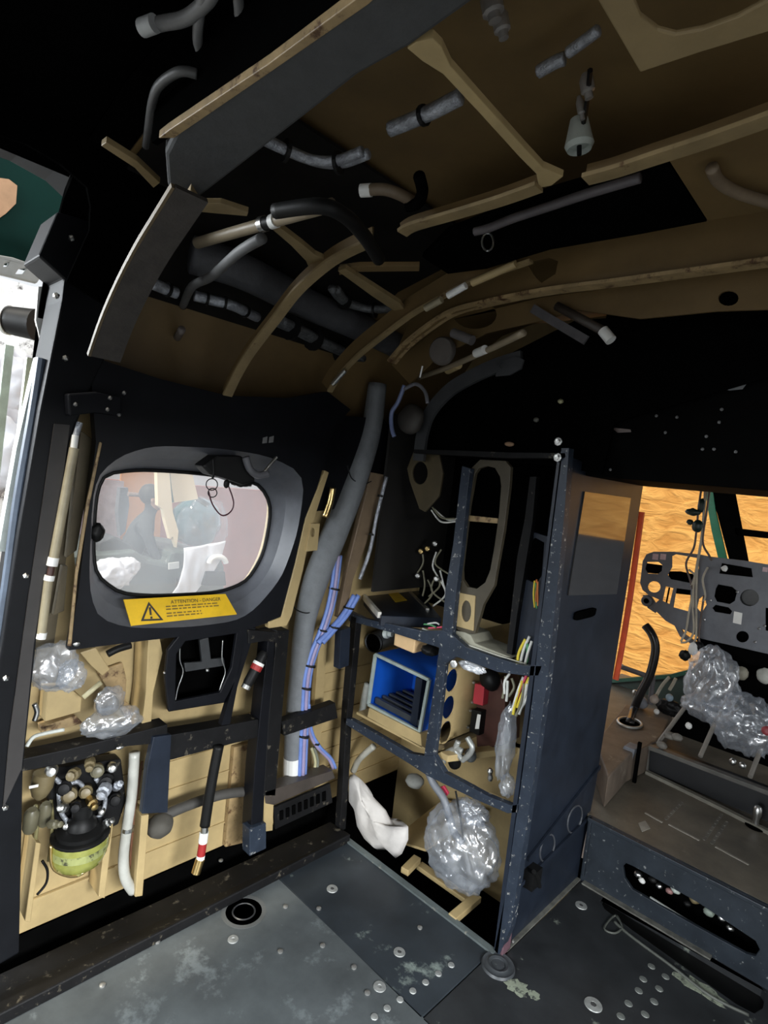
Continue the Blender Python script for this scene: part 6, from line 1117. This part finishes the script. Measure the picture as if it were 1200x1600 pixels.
for i, (x, y) in enumerate(SCREW):
    p = Fl(x, y, 0); tag(ob('floor_screw', G().lathe(p, (0, 0, 1), [(0.007, 0), (0.007, 0.003), (0.003, 0.005), (0.0, 0.005)], 10), M('screw_steel', (0.5, 0.5, 0.48), 0.35, 0.8), None, smooth=30), 'small bright screw head standing on the cabin floor', 'screw', 'small screw heads on the cabin floor')
for i in range(7):
    x, y = 705-20*i, 1508+13.5*i; p = Fl(x, y, 0); tag(ob('seam_screw', G().lathe(p, (0, 0, 1), [(0.009, 0), (0.008, 0.002), (0, 0.0025)], 12), FIT, None), 'worn flat screw in the row along the floor seam from the rack post', 'screw', 'flat screws along the floor seam')
p = Fl(381, 1424, 0); t = thing('floor_socket', 'sunken round tie-down socket in the worn grey floor', 'socket', p-V((0, 0, 0.02)))
ob('cup', G().lathe(p, (0, 0, 1), [(0.0, -0.02), (0.02, -0.02), (0.026, -0.002), (0.030, 0.002), (0.033, 0.0)], 26), M('socket_black', (0.02, 0.022, 0.024), 0.4), t, smooth=40)
ob('ring', G().tube([p+V((0.013*math.cos(a), 0.013*math.sin(a), -0.012)) for a in [i*0.4 for i in range(17)]], 0.004, 8), M('dull_steel', (0.25, 0.25, 0.25), 0.4, 0.8), t, smooth=True)
ob('swirl', G().lathe(p, (0, 0, 1), [(0.05, 0.0), (0.05, 0.0007), (0.062, 0.0007), (0.062, 0.0)], 32), M('rub_ring', (0.08, 0.085, 0.085), 0.5), t, plabel='rubbed ring round the socket')
ob('slot_lining', G().poly(PF([(930, 1400), (960, 1385), (1190, 1530), (1200, 1590), (1150, 1580), (930, 1430)], -0.028), (0, 0, -0.004)), RUBBER, None, 'black rubber lining of the long floor slot by the step', 'lining')
g = G().tube(PF([(960, 1440), (985, 1462), (1050, 1510), (1110, 1556), (1170, 1586)], 0.003), 0.004, 8); ob('slot_wire', g, M('grey_wire', (0.075, 0.08, 0.07), 0.5), None, 'thin grey wire lying along the long floor slot', 'wire', smooth=True)
q = PF([(962, 1430), (972, 1448), (960, 1458), (944, 1450)], 0.003); ob('slot_ring', G().tube(q+[q[0], q[1]], 0.003, 8, 4), M('grey_wire', (0.075, 0.08, 0.07), 0.5), None, 'small metal loop at the left end of the floor slot', 'loop', smooth=True)
for k, (x, y, r, lb) in enumerate([(808, 1542, 0.034, 'pale flaking paint patch on the floor right of the rack foot'), (835, 1556, 0.018, 'small pale paint flake beside the larger floor patch'), (1095, 1545, 0.05, 'pale green paint scrape beside the long floor slot')]):
    rn = random.Random(200+k); c_ = Fl(x, y, 0); pts = []
    for i in range(22):
        a = 2*math.pi*i/22; rr = r*(0.65+0.5*rn.random()); pts.append(c_+V((rr*math.cos(a)*(1.5 if k == 2 else 1), rr*math.sin(a)*(0.5 if k == 2 else 0.8), 0)))
    ob('paint_patch', G().poly(pts, (0, 0, 0.0008)), M('pale_green_flake', (0.26, 0.29, 0.22), 0.6, var=0.35, scale=30, chip=(0.05, 0.055, 0.05), amt=0.22, cscale=50), None, lb, 'patch')

ob('dusty_seam', G().bar([V((0.67, 0.478, 0.003)), V((1.05, 0.478, 0.003))], 0.02, 0.005), DUST, bpy.data.objects['trim_5'])
